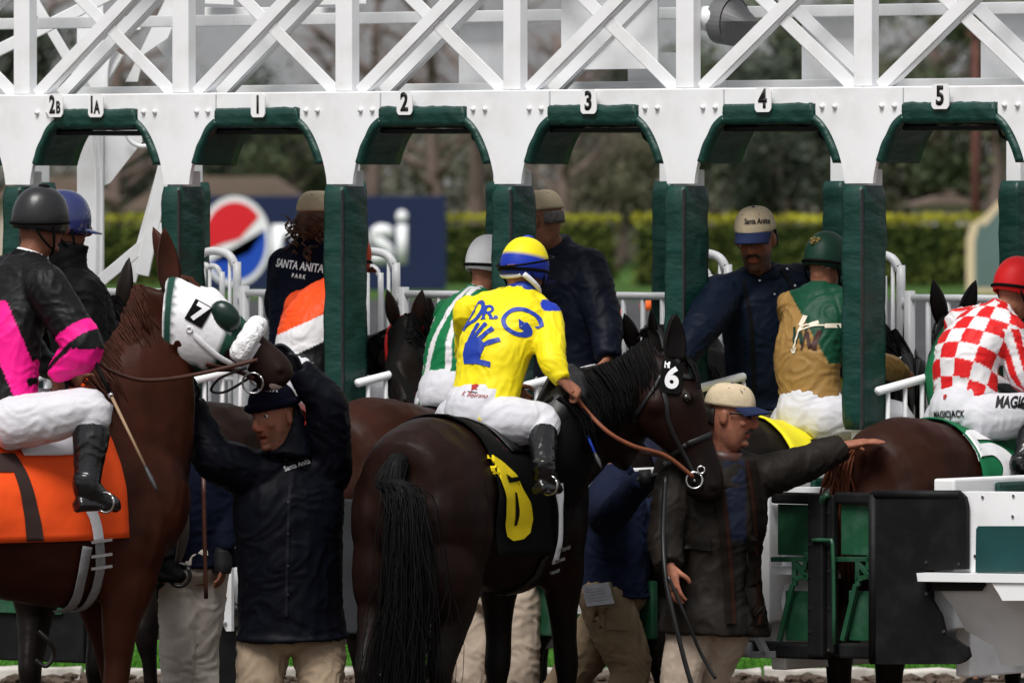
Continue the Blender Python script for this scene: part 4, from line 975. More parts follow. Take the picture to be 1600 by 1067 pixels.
def make_head(c, fwd, up, neck, sc=1.0, skin=SK1, stub=None, mouth_open=0):
    """head and neck skin with brow, nose, lips, ears; returns a painted mesh"""
    B = fr(fwd, up); P = lambda x, y, z: V(c) + B @ V((x, y, z))*sc; sd = B @ V((0, 1, 0)); bm = bmesh.new()
    loft(bm, [(*P(x, 0, z), ry*sc, rx*sc, sd) for z, x, rx, ry in ((-.128, .058, .028, .026), (-.112, .040, .058, .047), (-.075, .018, .088, .061), (-.03, .006, .098, .069), (.01, 0, .101, .074), (.05, -.004, .101, .077), (.085, -.006, .092, .072), (.11, -.009, .070, .055), (.126, -.01, .03, .025))], n=20, m=2)
    loft(bm, [(*P(.086, 0, .035), .010*sc, .012*sc, sd), (*P(.100, 0, .012), .011*sc, .014*sc, sd), (*P(.119, 0, -.016), .0165*sc, .016*sc, sd), (*P(.110, 0, -.031), .021*sc, .010*sc, sd), (*P(.094, 0, -.033), .012*sc, .006*sc, sd)], n=10, m=2)
    for s in (-1, 1):
        ball(bm, P(.078, s*.030, .046), .020*sc, .024*sc, .010*sc, B); ball(bm, P(-.006, s*.080, .0), .020*sc, .010*sc, .032*sc, B @ Matrix.Rotation(.2*s, 3, 'Z')); ball(bm, P(.070, s*.038, -.018), .020*sc, .022*sc, .016*sc, B)
    ball(bm, P(.089, 0, -.056), .012*sc, .024*sc, .007*sc, B); ball(bm, P(.086, 0, -.074 - .01*mouth_open), .012*sc, .021*sc, .008*sc, B); ball(bm, P(.078, 0, -.105), .018*sc, .022*sc, .016*sc, B)
    nb = V(neck); top = P(-.012, 0, -.07); loft(bm, [(*(nb + (nb-top)*.25), .062, .06, sd), (*nb, .058, .056, sd), (*nb.lerp(top, .5), .054, .056, sd), (*top, .056, .06, sd)], n=16, m=2)
    me = remesh(bm, .0058, 3); I = B.transposed()
    ey = [P(.088, s*.031, .022) for s in (-1, 1)]
    for v in me.vertices:
        for q in ey:
            d = (v.co-q).length
            if d < .024*sc: v.co -= (B @ V((1, 0, 0)))*.010*(1-d/(.024*sc))
        if mouth_open:
            q = I @ (v.co-V(c)) / sc
            if q.x > .07 and abs(q.y) < .018 and -.070 < q.z < -.060: v.co -= (B @ V((1, 0, 0)))*.010
    def col(p):
        q = I @ (p - V(c)) / sc; k = V(skin)*(.92+.16*noise.noise(p*22))
        if q.x > .07 and abs(q.y) < .024 and -.084 < q.z < -.050: k = k.lerp(V((skin[0]*.75, skin[1]*.42, skin[2]*.45)), .8)
        if q.x > .05 and abs(q.y) < .05 and -.045 < q.z < .0: k = V((k.x*1.08, k.y*.9, k.z*.9))
        if stub and q.z < -.028 and q.x > -.02 and not (abs(q.y) < .022 and -.08 < q.z < -.052 and q.x > .07): k = k.lerp(V((.035, .022, .018)), stub*min(1, (-.028-q.z)/.03))
        return k
    paint(me, col); return me, B, P
def face_bits(root, P, B, sc, brow=None, stache=None, eyes=True):
    for s in (-1, 1):
        if eyes:
            bm = bmesh.new(); ball(bm, P(.0745, s*.031, .021), .0118*sc, .0118*sc, .0100*sc, B); e = mk('eye', bm, M_EYEW, root, smooth=True)
            bm = bmesh.new(); ball(bm, P(.0830, s*.031, .021), .0050*sc, .0058*sc, .0058*sc, B); mk('pupil', bm, M_PUP, e, smooth=True)
        if brow:
            bm = bmesh.new(); tube(bm, [P(.096, s*.014, .040), P(.097, s*.030, .046), P(.088, s*.048, .041)], [.004*sc, .005*sc, .003*sc], 6, 3); mk('eyebrow', bm, brow, root, smooth=True)
    if stache:
        bm = bmesh.new(); tube(bm, [P(.088, .032, -.058), P(.099, .014, -.045), P(.102, 0, -.042), P(.099, -.014, -.045), P(.088, -.032, -.058)], [.003*sc, .007*sc, .008*sc, .007*sc, .003*sc], 8, 3); mk('moustache', bm, stache, root, smooth=True)
def dome(P, B, rx, ry, rz, z0, cut, sc=1.0, n=28, zoff=0.0, x0=0.0, sq=1.0, nose=None):
    """open shell of a helmet or cap crown: upper part of an ellipsoid"""
    bm = bmesh.new(); rows = []
    for i in range(13):
        a = cut + (math.pi/2-cut)*i/12; row = []
        for k in range(n):
            q = 2*math.pi*k/n; rad = math.cos(a)**sq; row.append(bm.verts.new(P(x0 + rx*rad*math.cos(q), ry*rad*math.sin(q), z0 + rz*math.sin(a))))
        rows.append(row)
    for i in range(12):
        for k in range(n): bm.faces.new((rows[i][k], rows[i][(k+1) % n], rows[i+1][(k+1) % n], rows[i+1][k]))
    bmesh.ops.remove_doubles(bm, verts=bm.verts[:], dist=.0008); bmesh.ops.recalc_face_normals(bm, faces=bm.faces[:])
    bmesh.ops.solidify(bm, geom=bm.faces[:], thickness=.008); return bm
def hairshell(root, P, B, m, back=.03, low=-.09, rx=.106, ry=.082, rz=.132, top=.2):
    bm = bmesh.new(); bmesh.ops.create_uvsphere(bm, u_segments=28, v_segments=22, radius=1)
    for v in bm.verts: v.co = V((v.co.x*rx - .006, v.co.y*ry, v.co.z*rz + .0))
    bmesh.ops.delete(bm, geom=[v for v in bm.verts if (v.co.x > back and v.co.z < .07) or v.co.z < low or v.co.z > top or (abs(v.co.y) > .06 and v.co.x > -.03 and v.co.z < .03 and v.co.x < .02)], context='VERTS')
    for v in bm.verts: v.co = P(v.co.x, v.co.y, v.co.z) + V((1, 1, 1))*.003*noise.noise(v.co*60)
    bmesh.ops.recalc_face_normals(bm, faces=bm.faces[:]); bmesh.ops.solidify(bm, geom=bm.faces[:], thickness=.006); return mk('hair', bm, m, root, smooth=True)
def cap(root, P, B, m, mb, logo=None, tilt=0.0):
    c = mk('cap', dome(P, B, .112, .090, .100, .046, .02, x0=-.004, sq=.62), m, root, smooth=True)
    bm = bmesh.new(); ring_ = []
    for i in range(13):
        a = -1.15 + 2.3*i/12
        for r_, dz in ((.96, .034), (1.03, .036), (1.02, .028), (.95, .026)): pass
    up, lo = [], []
    for j in range(6):
        f = j/5; ru, rl = [], []
        for i in range(15):
            a = -1.2 + 2.4*i/14; x = .112*.93*math.cos(a) + f*.078*math.cos(a*.9)**.5 if abs(a) < 1.5 else 0; y = .090*.97*math.sin(a)*(1 - .10*f); z = .057 - .016*f - .016*(abs(a)/1.2)**2*(.4+f) - tilt*f
            ru.append(bm.verts.new(P(x, y, z))); rl.append(bm.verts.new(P(x, y, z-.006)))
        up.append(ru); lo.append(rl)
    for j in range(5):
        for i in range(14): bm.faces.new((up[j][i], up[j][i+1], up[j+1][i+1], up[j+1][i])); bm.faces.new((lo[j][i], lo[j+1][i], lo[j+1][i+1], lo[j][i+1]))
    for i in range(14): bm.faces.new((up[5][i], up[5][i+1], lo[5][i+1], lo[5][i]))
    mk('bill', bm, mb, c, smooth=True)
    bm = bmesh.new(); ball(bm, P(-.004, 0, .146), .009, .009, .005, B); mk('button', bm, mb, c, smooth=True)
    for a in (.6, 1.5, 2.5, -.6, -1.5, -2.5):
        bm = bmesh.new(); ball(bm, P(-.004+.112*.70*math.cos(a), .090*.70*math.sin(a), .126), .004, .004, .003, B, 8); mk('eyelet', bm, mb, c, smooth=True)
    return c
def fold(amp, seed=0.0):
    s = V((seed, seed*1.7, seed*.3))
    def f(p):
        a = noise.noise(V((p.x*6, p.y*6, p.z*8))+s); w = V((p.x*9+2*a, p.y*9, p.z*14+3*a))+s
        r = (1-abs(noise.noise(w)))**4; b = noise.noise(p*21+s); r2 = (1-abs(noise.noise(V((p.x*17, p.y*17, p.z*24+2*a))+s)))**4
        return amp*(1.1*a + 1.0*r + .3*r2 + .08*b - .6)
    return f
def torso(bm, j, fat=0.0, hem=.0, flare=0.0, top=1.0, wide=1.0, belly=0.0):
    p, nk = j['pelvis'], j['neck']; ch = j.get('chest', p.lerp(nk, .55)); hs_ = (j['hipL']-j['hipR']).normalized(); ss = (j['shL']-j['shR']).normalized()
    dn = (p - ch).normalized(); R_ = []
    if hem: R_ += [(*(p + dn*hem), (.165+fat+flare)*wide, .125+fat+flare, hs_), (*(p + dn*hem*.5), (.172+fat+flare*.5)*wide, .130+fat+flare*.5, hs_)]
    else: R_ += [(*(p + dn*.10), .13*wide, .10, hs_)]
    m1 = hs_.lerp(ss, .5)
    R_ += [(*p, (.165+fat)*wide, .122+fat, hs_), (*p.lerp(ch, .5), (.150+fat)*wide, .112+fat+belly, m1), (*ch, (.162+fat)*wide, .118+fat+belly*.5, ss), (*ch.lerp(nk, .5), (.172+fat)*wide, .118+fat*.8, ss), (*ch.lerp(nk, .80), (.150+fat)*wide, .100+fat*.6, ss), (*nk, .078+fat*.5, .075+fat*.5, ss), (*(nk + (nk-ch).normalized()*.03), .060+fat*.3, .060+fat*.3, ss)]
    loft(bm, R_, n=22, m=3)
    for q in ('L', 'R'):   # shoulder yoke
        loft(bm, [(*nk.lerp(j['sh'+q], .15), .055+fat*.5, .06+fat*.5), (*nk.lerp(j['sh'+q], .6), .058+fat*.6, .066+fat*.6), (*j['sh'+q], .058+fat*.6, .062+fat*.6)], side=V((0, 0, 1)), n=14, m=2)
def sleeve(bm, j, q, r=(.075, .068, .060, .054, .045), cuff=.0):
    e = j['wr'+q]; limb(bm, j['sh'+q], j['el'+q], e, r)
def trousers(bm, j, r=(.105, .092, .072, .066, .058), end=1.0, seat=.02):
    p = j['pelvis']; hs_ = (j['hipL']-j['hipR']).normalized(); ch = j.get('chest', p.lerp(j['neck'], .55)); up = (ch-p).normalized()
    loft(bm, [(*(p + up*.13), .150, .112, hs_), (*(p+up*.05), .160, .120+seat, hs_), (*(p - up*.05), .155, .115+seat, hs_), (*(p - up*.10), .11, .09, hs_)], n=20, m=2)
    for q in ('L', 'R'): limb(bm, j['hip'+q], j['kn'+q], j['kn'+q].lerp(j['an'+q], end), r)
def shoe(bm, j, q, r=.042):
    a, t = j['an'+q], j['toe'+q]; h = a + (a-t).normalized()*.06; h.z = min(a.z-.02, t.z+.012) if abs(a.z-t.z) < .15 else a.z-.05
    up = V((0, 0, 1)); loft(bm, [(*(a+V((0, 0, .05))), r, r*1.05), (*a, r*.98, r*1.15), (*(a.lerp(t, .35)-up*.015), r*.95, r*.95), (*a.lerp(t, .75), r*.98, r*.65), (*t, r*.7, r*.42)], n=14, m=3)
    loft(bm, [(*h, r*.7, r*.6), (*h.lerp(t, .3), r*.9, r*.5), (*h.lerp(t, .7), r*.95, r*.42), (*t, r*.65, r*.35)], n=12, m=2, side=(t-a).cross(up))
def person(label, j, face, up=V((0, 0, 1)), skin=SK1, hsc=1.0, stub=None, hands=None, cat='person', group=None, mouth_open=0, glove=None, base=None):
    stand(j); bz = min(j['toeL'].z, j['toeR'].z); pb = j['pelvis']
    root = empty('person', base or V((pb.x, pb.y, max(0, bz-.03))), label, cat, group)
    bm = bmesh.new(); torso(bm, j, -.022)
    for q in ('L', 'R'):
        limb(bm, j['sh'+q], j['el'+q], j['wr'+q], (.052, .048, .041, .038, .029)); limb(bm, j['hip'+q], j['kn'+q], j['an'+q], (.080, .070, .052, .048, .036)); loft(bm, [(*j['an'+q], .03, .03), (*j['toe'+q], .028, .02)], n=10, m=2)
    nk = j['neck']; loft(bm, [(*nk, .055, .055), (*nk.lerp(j['head'], .4), .05, .05)], n=12, m=1)
    me = remesh(bm, .013, 3); paint(me, lambda p: V(skin))
    hm, B, P = make_head(j['head'], face, up, nk, hsc, skin, stub, mouth_open); out = bmesh.new(); out.from_mesh(me); out.from_mesh(hm)
    for q, hd in (hands or {}).items():
        bm = bmesh.new(); hand(bm, j['wr'+q], *hd); me2 = remesh(bm, .0042, 2); paint(me2, lambda p: V(glove) if glove else V(skin)*(.9+.25*noise.noise(p*30))); out.from_mesh(me2)
    body = link('body', bm2me(out, 'body', True, recalc=False), M_SKIN, root)
    return dict(root=root, body=body, P=P, B=B, j=j)
def garment(pr, name, m, build, voxel=.0095, amp=.006, seed=0.0, color=None, it=3):
    bm = bmesh.new(); build(bm); me = remesh(bm, voxel, it); displace(me, fold(amp, seed))
    if color: paint(me, color)
    return link(name, me, m, pr['root'])
def boots(pr, qs='LR', m=None, top=.78, k_=1.0):
    j = pr['j']
    for q in qs:
        bm = bmesh.new(); k, a, t = j['kn'+q], j['an'+q], j['toe'+q]
        loft(bm, [(*k.lerp(a, 1-top), .060*k_, .064*k_), (*k.lerp(a, .45), .058*k_, .062*k_), (*k.lerp(a, .7), .050*k_, .052*k_), (*a, .042*k_, .046*k_)], side=V((.3, .5, .7)), n=16, m=3); shoe(bm, j, q, .044*k_)
        me = remesh(bm, .008, 2); displace(me, fold(.004, 5)); link('boot', me, m or M_BOOT, pr['root'])
def shoes(pr, m=None):
    for q in 'LR':
        bm = bmesh.new(); shoe(bm, pr['j'], q); mk('shoe', bm, m or M_BLACKC, pr['root'], smooth=True)
def collar(pr, m, r=.075, h=.05, name='collar', tilt=0.0):
    j = pr['j']; nk = j['neck']; d = (j['head']-nk).normalized(); ss = (j['shL']-j['shR']).normalized(); bm = bmesh.new()
    loft(bm, [(*(nk-d*.015), r*1.12, r*1.12, ss), (*(nk+d*h*.6), r, r, ss), (*(nk+d*h), r*.95, r*.95, ss), (*(nk+d*h), r*.8, r*.8, ss), (*(nk-d*.01), r*.8, r*.8, ss)], n=20, m=1); return mk(name, bm, m, pr['root'], smooth=True)
def race_helmet(pr, m, color=None, peak=True, strap_m=None, name='helmet', pom=None, low=-.012, gog=True):
    P, B = pr['P'], pr['B']; h = mk(name, dome(P, B, .126, .104, .138, .020, -.42, x0=-.006, sq=.85), m, pr['root'], smooth=True)
    if color:
        me = h.data; I = B.transposed(); M = ROOTM[h]; c = V(pr['j']['head']); paint(me, lambda p: color(I @ (M @ p - c)))
    if peak:
        bm = bmesh.new(); up, lo = [], []
        for j_ in range(4):
            f = j_/3; a_, b_ = [], []
            for i in range(11):
                a = -.85+1.7*i/10; x = .128*math.cos(a) + .045*f*math.cos(a); y = .104*math.sin(a); z = -.006 - .012*f; a_.append(bm.verts.new(P(x, y, z))); b_.append(bm.verts.new(P(x, y, z-.007)))
            up.append(a_); lo.append(b_)
        for j_ in range(3):
            for i in range(10): bm.faces.new((up[j_][i], up[j_][i+1], up[j_+1][i+1], up[j_+1][i])); bm.faces.new((lo[j_][i], lo[j_+1][i], lo[j_+1][i+1], lo[j_][i+1]))
        for i in range(10): bm.faces.new((up[3][i], up[3][i+1], lo[3][i+1], lo[3][i]))
        pk = mk('peak', bm, strap_m or m, h, smooth=True)
        if color: paint(pk.data, lambda p: color(V((0, 0, -.02))))
    sm = strap_m or M_BLACKC
    for s in (-1, 1):
        bm = bmesh.new(); tube(bm, [P(.03, s*.095, -.01), P(.045, s*.085, -.06), P(.055, s*.058, -.115), P(.06, 0, -.135)], .006, 6, 4); mk('chin_strap', bm, sm, h, smooth=True)
        bm = bmesh.new(); tube(bm, [P(-.05, s*.09, -.02), P(.0, s*.088, -.075), P(.055, s*.06, -.112)], .0055, 6, 4); mk('chin_strap', bm, sm, h, smooth=True)
    if gog:
        bm = bmesh.new(); q = [P(-.006+.127*math.cos(a), .105*math.sin(a), .000+.016*math.cos(a)) for a in [2*math.pi*i/28 for i in range(29)]]; tube(bm, q, .0075, 6); mk('goggle_strap', bm, M_BLACKC, h, smooth=True)
    if pom:
        bm = bmesh.new(); ball(bm, P(-.006, 0, .158), .026, .026, .011, B); mk('button', bm, pom, h, smooth=True)
    return h
# ================================================================== tack and riders
def proj(p):
    q = V(p) - V((0, 0, H)); z = q.y*ca - q.z*sa; v = q.y*sa + q.z*ca
    return V((800 + F*q.x/z, 533.5 - F*v/z))
def decal_px(name, bm, c, xd, yd, bvh, m, parent, off=.004, st=.02):
    """shape drawn in photo pixels, printed on the garment plane spanned by xd, yd at c"""
    o = W(*c); xd, yd = V(xd).normalized(), V(yd); yd = (yd - xd*yd.dot(xd)).normalized(); p0 = proj(o); ex = proj(o+xd*.1)-p0; ey = proj(o+yd*.1)-p0
    det = ex.x*ey.y - ey.x*ex.y
    for v in bm.verts:
        dx, dy = v.co.x-p0.x, v.co.y-p0.y; v.co = V(((dx*ey.y - ey.x*dy)/det*.1, (ex.x*dy - dx*ex.y)/det*.1, 0))
    return decal(name, bm, o, xd, yd, bvh, m, parent, off, st)
def pxtext(body, c, size, rot=0.0, sx=1.0, off=.02, shear=0):
    bm = text_bm(body, size, off*size, shear=shear); cr_, sr = math.cos(rot), math.sin(rot)
    for v in bm.verts: x, y = v.co.x*sx, v.co.y; v.co = V((c[0] + x*cr_ + y*sr, c[1] + x*sr - y*cr_, 0))
    return bm
def shp(P_): return poly_bm(P_)
M_ORANGE = clothm('orange_cloth', (.86, .085, .012), .8, .2, var=.06, bump=.25, bs=8); M_BROWNP = mat('brown_print', (.035, .02, .018), .8, .2)
M_YEL = mat('yellow_print', (.80, .62, .012), .75, .2, .05); M_BLKCL = clothm('black_saddle_cloth', (.006, .006, .006), .8, .2); M_YELCL = clothm('yellow_saddle_cloth', (.78, .68, .02), .75, .2, var=.05)
M_GRNCL = clothm('green_saddle_cloth', (.008, .13, .05), .8, .2); M_MAROON = mat('maroon', (.09, .008, .018), .6, .3); M_INKW = mat('white_ink', (.75, .75, .77), .7, .2, .03)
M_HOODW = mat('hood', (0, 0, 0), .75, .2, .06, 12, .3, 30, attr=True); M_FLEECE = mat('white_fleece', (.80, .80, .82), .95, .1, .06, 60, 1, 90)
M_SILVER = M_STEEL
# ---------- horse 7
sc7 = cloth(h7, 'saddle_cloth', M_ORANGE, -.34, .46, -.72, .5, n=20, edge=lambda l: .10*abs(l)); b7 = bvh_of(sc7)
rt7 = V((.54, -.84, 0)); fw7 = V((.84, .54, 0))
decal_px('numeral', shp([(-60, 708), (40, 708), (66, 851), (39, 853), (25, 737), (-60, 737)]), (40, 780, 37.5), fw7, V((0, 0, 1)), b7, M_BROWNP, sc7, .006)
sd7 = cloth(h7, 'saddle', M_WCLOTH, .02, .36, -.26, .26, n=10); 
for o_ in (sd7,): o_.scale = (1, 1, 1.012)
bm = bmesh.new()
I7 = h7['M']; 
strap(h7, [I7 @ V((.34, -.30, 1.16)), I7 @ V((.36, -.30, 1.06)), I7 @ V((.38, -.25, .95)), I7 @ V((.38, -.12, .87)), I7 @ V((.38, 0, .85))], .05, .010, M_GIRTH, 'girth', off=.012)
strap(h7, [I7 @ V((.28, -.31, 1.12)), I7 @ V((.28, -.29, 1.02)), I7 @ V((.29, -.24, .93)), I7 @ V((.30, -.12, .86)), I7 @ V((.30, 0, .85))], .05, .010, M_GIRTH, 'girth', off=.012)
for i, z_ in enumerate((1.14, 1.08, 1.03)):
    bm = bmesh.new(); bar(bm, I7 @ V((.27, -.325, z_)), I7 @ V((.37, -.325, z_+.01)), .012, .012); mk('girth_buckle', bm, M_STEEL, h7['root'])
strap(h7, [I7 @ V((.24, -.30, 1.35)), I7 @ V((.30, -.31, 1.25)), I7 @ V((.33, -.31, 1.14))], .055, .008, M_WCLOTH, 'girth_strap', off=.03)
hp7 = h7['hp']
# hood
bm = bmesh.new(); HB = h7['hs']
loft(bm, [(*hp7(f, u), a*1.2, b*1.2, HB) for f, u, a, b in ((-.065, -.045, .088, .118), (-.02, -.025, .080, .098), (.03, -.035, .097, .119), (.11, -.055, .110, .155), (.19, -.058, .110, .160), (.27, -.05, .097, .136), (.335, -.042, .082, .108), (.345, -.042, .066, .094))], n=30, m=3)
PO = hp7(0, 0); HN = (h7['hd']*.25 + h7['hu']*.13).normalized(); HO = hp7(-.03, .05)
bmesh.ops.bisect_plane(bm, geom=bm.verts[:]+bm.edges[:]+bm.faces[:], plane_co=HO, plane_no=HN, clear_inner=True)
for e_ in (.012, .034): bmesh.ops.bisect_plane(bm, geom=bm.verts[:]+bm.edges[:]+bm.faces[:], plane_co=HO + HN*e_, plane_no=HN)
me = bm2me(bm, 'hood', True)
def hoodcol(p):
    q = p - PO; f, u, s = q.dot(h7['hd']), q.dot(h7['hu']), q.dot(h7['hs'])
    if f > .315: return (.012, .055, .035)
    if u < -.185: return (.012, .055, .035)
    if .010 < (p-HO).dot(HN) < .036: return (.014, .06, .042)
    return (.80, .80, .83)
displace(me, lambda p: .004*noise.noise(p*14)); paint(me, hoodcol); hood = link('hood', me, M_HOODW, h7['root'])
bh = bvh_of(hood)
bm = bmesh.new(); Bc = Matrix((h7['hd'], h7['hs'], h7['hu'])).transposed()
ball(bm, hp7(.265, .050, -.062), .078, .040, .058, Bc @ Matrix.Rotation(.35, 3, 'Y')); cup = mk('blinker_cup', bm, mat('dark_green_vinyl', (.006, .022, .016), .3, .4), hood, smooth=True)
bm = bmesh.new(); ring(bm, hp7(.165, -.045, -.112), h7['hs'], .012, .004, 12); mk('cup_rim', bm, M_WCLOTH, hood, smooth=True); 
# number tag on the cheek
tg = shp([(-.042, -.05), (.042, -.05), (.042, .05), (-.042, .05)]); xd_ = V((.86, .1, -.5)).normalized(); yd_ = V((.5, .1, .86)).normalized()
tag7 = decal('number_tag', tg, W(317, 488, 37.95), xd_, yd_, bh, M_BLKCL, hood, .006, .02)
decal('numeral', text_bm('7', .105, .005), W(317, 488, 37.95), xd_, yd_, bh, M_INKW, tag7, .009, .02)
for L_, w_, m_ in (([(.17, -.05, -.11), (.22, -.06, -.105), (.28, -.075, -.10), (.35, -.085, -.085), (.47, -.09, -.06)], .026, M_WCLOTH),):
    strap(h7, [hp7(*q) for q in L_], w_, .006, m_, 'cheek_strap', off=.014)
strap(h7, [hp7(.44, .03, -.05), hp7(.44, -.05, -.07), hp7(.45, -.12, -.05)], .026, .006, M_WCLOTH, 'nose_strap')
# fleece roll across the nose
bm = bmesh.new(); q = [hp7(.395, -.025 + .085*math.cos(a), -.080*math.sin(a)) for a in [R(-115 + 230*i/14) for i in range(15)]]
tube(bm, q, [.030]+[.046]*13+[.030], 14, 2); me = remesh(bm, .008, 2); displace(me, lambda p: .006*noise.noise(p*45)); link('shadow_roll', me, M_FLEECE, h7['root'])
for s in (-1, 1):
    t = bmesh.new(); ring(t, hp7(.505, -.105, s*.066), h7['hs'], .045, .005); mk('bit_ring', t, M_STEEL, h7['root'], smooth=True)
strap(h7, [hp7(.30, -.13, -.09), hp7(.42, -.11, -.07), hp7(.50, -.095, -.06)], .024, .008, M_LEATHER, 'bridle_strap', off=.016)
# a pale snip on the lips
bm = blob((0, 0), .034, .018); decal('snip', bm, hp7(.60, -.085, -.06), h7['hd'], h7['hu'], bvh_of(h7['body']), mat('white_hair', (.6, .5, .48), .8, .2), h7['root'], .002, .015)
# reins
cord('rein', [W(150, 562, 37.55), W(170, 578, 37.68), W(215, 593, 37.82), W(265, 592, 37.95), W(330, 580, 38.05), W(402, 562, 38.12)], .009, M_LEATHER, h7['root'])
cord('rein', [W(385, 575, 38.15), W(345, 590, 38.2), W(330, 610, 38.25), W(352, 612, 38.25), W(390, 590, 38.2)], .006, M_BLEATHER, h7['root'])
cord('martingale_ring', [W(60, 985, 37.75), W(75, 1000, 37.75), W(85, 1020, 37.8), W(72, 1040, 37.8), W(55, 1030, 37.8)], .010, M_BLEATHER, h7['root'])

# ---------- horse 6
bridle(h6, M_BLEATHER); hp6 = h6['hp']; I6 = h6['M']
sc6 = cloth(h6, 'saddle_cloth', M_BLKCL, -.46, .28, -.82, .5, n=22); b6 = bvh_of(sc6); fw6 = V((.40, .917, 0))
gl6b = shp([(775, 711), (785, 711), (798, 723), (813, 742), (810, 746), (801, 745), (796, 742), (799, 753), (808, 752), (820, 764), (829, 785), (835, 812), (833, 832), (824, 842), (811, 845), (802, 838), (796, 815), (791, 780), (783, 740)])
decal_px('numeral', gl6b, (808, 778, 38.55), fw6, V((0, 0, 1)), b6, M_YEL, sc6, .008, .015)
decal_px('numeral_gap', shp([(806, 768), (809, 770), (813, 798), (813, 820), (810, 822), (808, 800)]), (808, 778, 38.55), fw6, V((0, 0, 1)), b6, M_BLKCL, sc6, .012, .012)
decal_px('numeral_gap', shp([(795, 740), (803, 746), (815, 744), (815, 751), (806, 753), (798, 754)]), (808, 778, 38.55), fw6, V((0, 0, 1)), b6, M_BLKCL, sc6, .012, .012)
cloth(h6, 'saddle', M_BLEATHER, -.20, .22, -.30, .30, n=10).scale = (1, 1, 1.012)
rim6 = cloth(h6, 'saddle_pad_rim', M_MAROON, -.27, -.21, -.32, .32, n=6)
strap(h6, [I6 @ V((.10, -.325, 1.40)), I6 @ V((.11, -.335, 1.25)), I6 @ V((.13, -.325, 1.10)), I6 @ V((.15, -.29, 1.0))], .045, .010, M_WCLOTH, 'girth', off=.022, snap=0)
strap(h6, [I6 @ V((.15, -.285, 1.0)), I6 @ V((.18, -.2, .90)), I6 @ V((.2, 0, .86))], .05, .010, M_BLEATHER, 'girth')
for z_ in (1.06, 1.01, .96):
    bm = bmesh.new(); bar(bm, I6 @ V((.10, -.345+(1.06-z_)*.5, z_)), I6 @ V((.18, -.345+(1.06-z_)*.5, z_+.01)), .012, .014); mk('girth_buckle', bm, M_STEEL, h6['root'])
bb6 = bvh_of(h6['body'])
def rrect(w, h, r=.3, n=28):
    o = []
    for i in range(n):
        a = 2*math.pi*i/n; c_, s_ = math.cos(a), math.sin(a); o.append((math.copysign(min(1, abs(c_)*1.25), c_)*w/2, math.copysign(min(1, abs(s_)*1.25), s_)*h/2))
    return o
xt, yt = V((.98, .0, -.12)), V((.12, 0, .98))
tg6 = decal('number_tag', shp(rrect(.10, .15)), W(1050, 588, 39.05), xt, yt, bb6, M_BLKCL, h6['root'], .016, .02)
decal('numeral', text_bm('6', .125, .005), W(1050, 592, 39.05), xt, yt, bb6, M_INKW, tg6, .022, .02)
decal('clip', shp([(-.012, -.014), (.012, -.014), (.012, .014), (-.012, .014)]), W(1043, 570, 39.05), xt, yt, bb6, M_INKW, tg6, .016, .02)
cord('rein', [W(893, 610, 38.82), W(915, 640, 38.9), W(950, 675, 38.88), W(990, 697, 38.92), W(1040, 712, 39.02), hp6(.50, -.085, -.078)], .010, M_TAN, h6['root'])
cord('rein', [W(880, 612, 39.0), W(930, 668, 39.3), W(990, 705, 39.3), W(1060, 712, 39.28), W(1088, 712, 39.26)], .008, M_LEATHER, h6['root'])
# ---------- gate horses: cloths and bridles
NR = V((math.cos(TH), -math.sin(TH), 0))
sc5 = cloth(g5, 'saddle_cloth', M_GRNCL, -.30, .42, -.60, .55, n=16); b5 = bvh_of(sc5)
decal_px('numeral', join2(stroke([(1556, 682), (1506, 690), (1518, 718)], 20), stroke([(1514, 716), (1545, 710), (1570, 728), (1574, 752), (1562, 776), (1536, 774)], 20)), (1540, 725, 40.0), NV, V((0, 0, .75)) - NR*.66, b5, M_INKW, sc5, .006, .015)
sc4 = cloth(g4, 'saddle_cloth', M_YELCL, -.34, .40, -.62, .55, n=16); b4 = bvh_of(sc4)
decal_px('numeral', join2(shp([(1262, 690), (1312, 678), (1312, 694), (1284, 700), (1284, 725), (1270, 728)]), stroke([(1240, 752), (1262, 740), (1300, 735)], 12), stroke([(1262, 730), (1258, 770)], 9)), (1270, 725, 40.6), NV, V((0, 0, .75)) - NR*.66, b4, M_BLACK, sc4, .006, .015)
cloth(g2, 'saddle_cloth', M_BLKCL, -.10, .40, -.55, .55, n=12); cloth(g1, 'saddle_cloth', mat('red_cloth', (.4, .02, .02), .8, .2), -.05, .40, -.55, .55, n=12); cloth(g3, 'saddle_cloth', mat('blue_cloth', (.01, .012, .03), .8, .2), -.05, .40, -.55, .55, n=12)
M_REDB = mat('red_bridle', (.55, .018, .015), .6, .3)
def headstrap(g, m_):
    hp = g['hp']; strap(g, [hp(.02, -.03, -.09), hp(-.01, .05, -.075), hp(-.01, .085, 0), hp(-.01, .05, .075), hp(.02, -.03, .09)], .03, .012, m_, 'crown_strap', off=.006)
    for s in (-1, 1): strap(g, [hp(.02, -.03, s*.09), hp(.05, -.12, s*.1), hp(.10, -.2, s*.08)], .03, .012, m_, 'cheek_strap', off=.006)
headstrap(g2, M_REDB); headstrap(g5, M_BLEATHER); headstrap(g3, M_BLEATHER); headstrap(g1, M_BLEATHER); headstrap(g4, M_BLEATHER); headstrap(pony, M_BLEATHER)
cord('rein', [W(690, 600, 42.5), W(660, 625, 42.3), W(630, 590, 42.6)], .010, M_LEATHER, g2['root'])
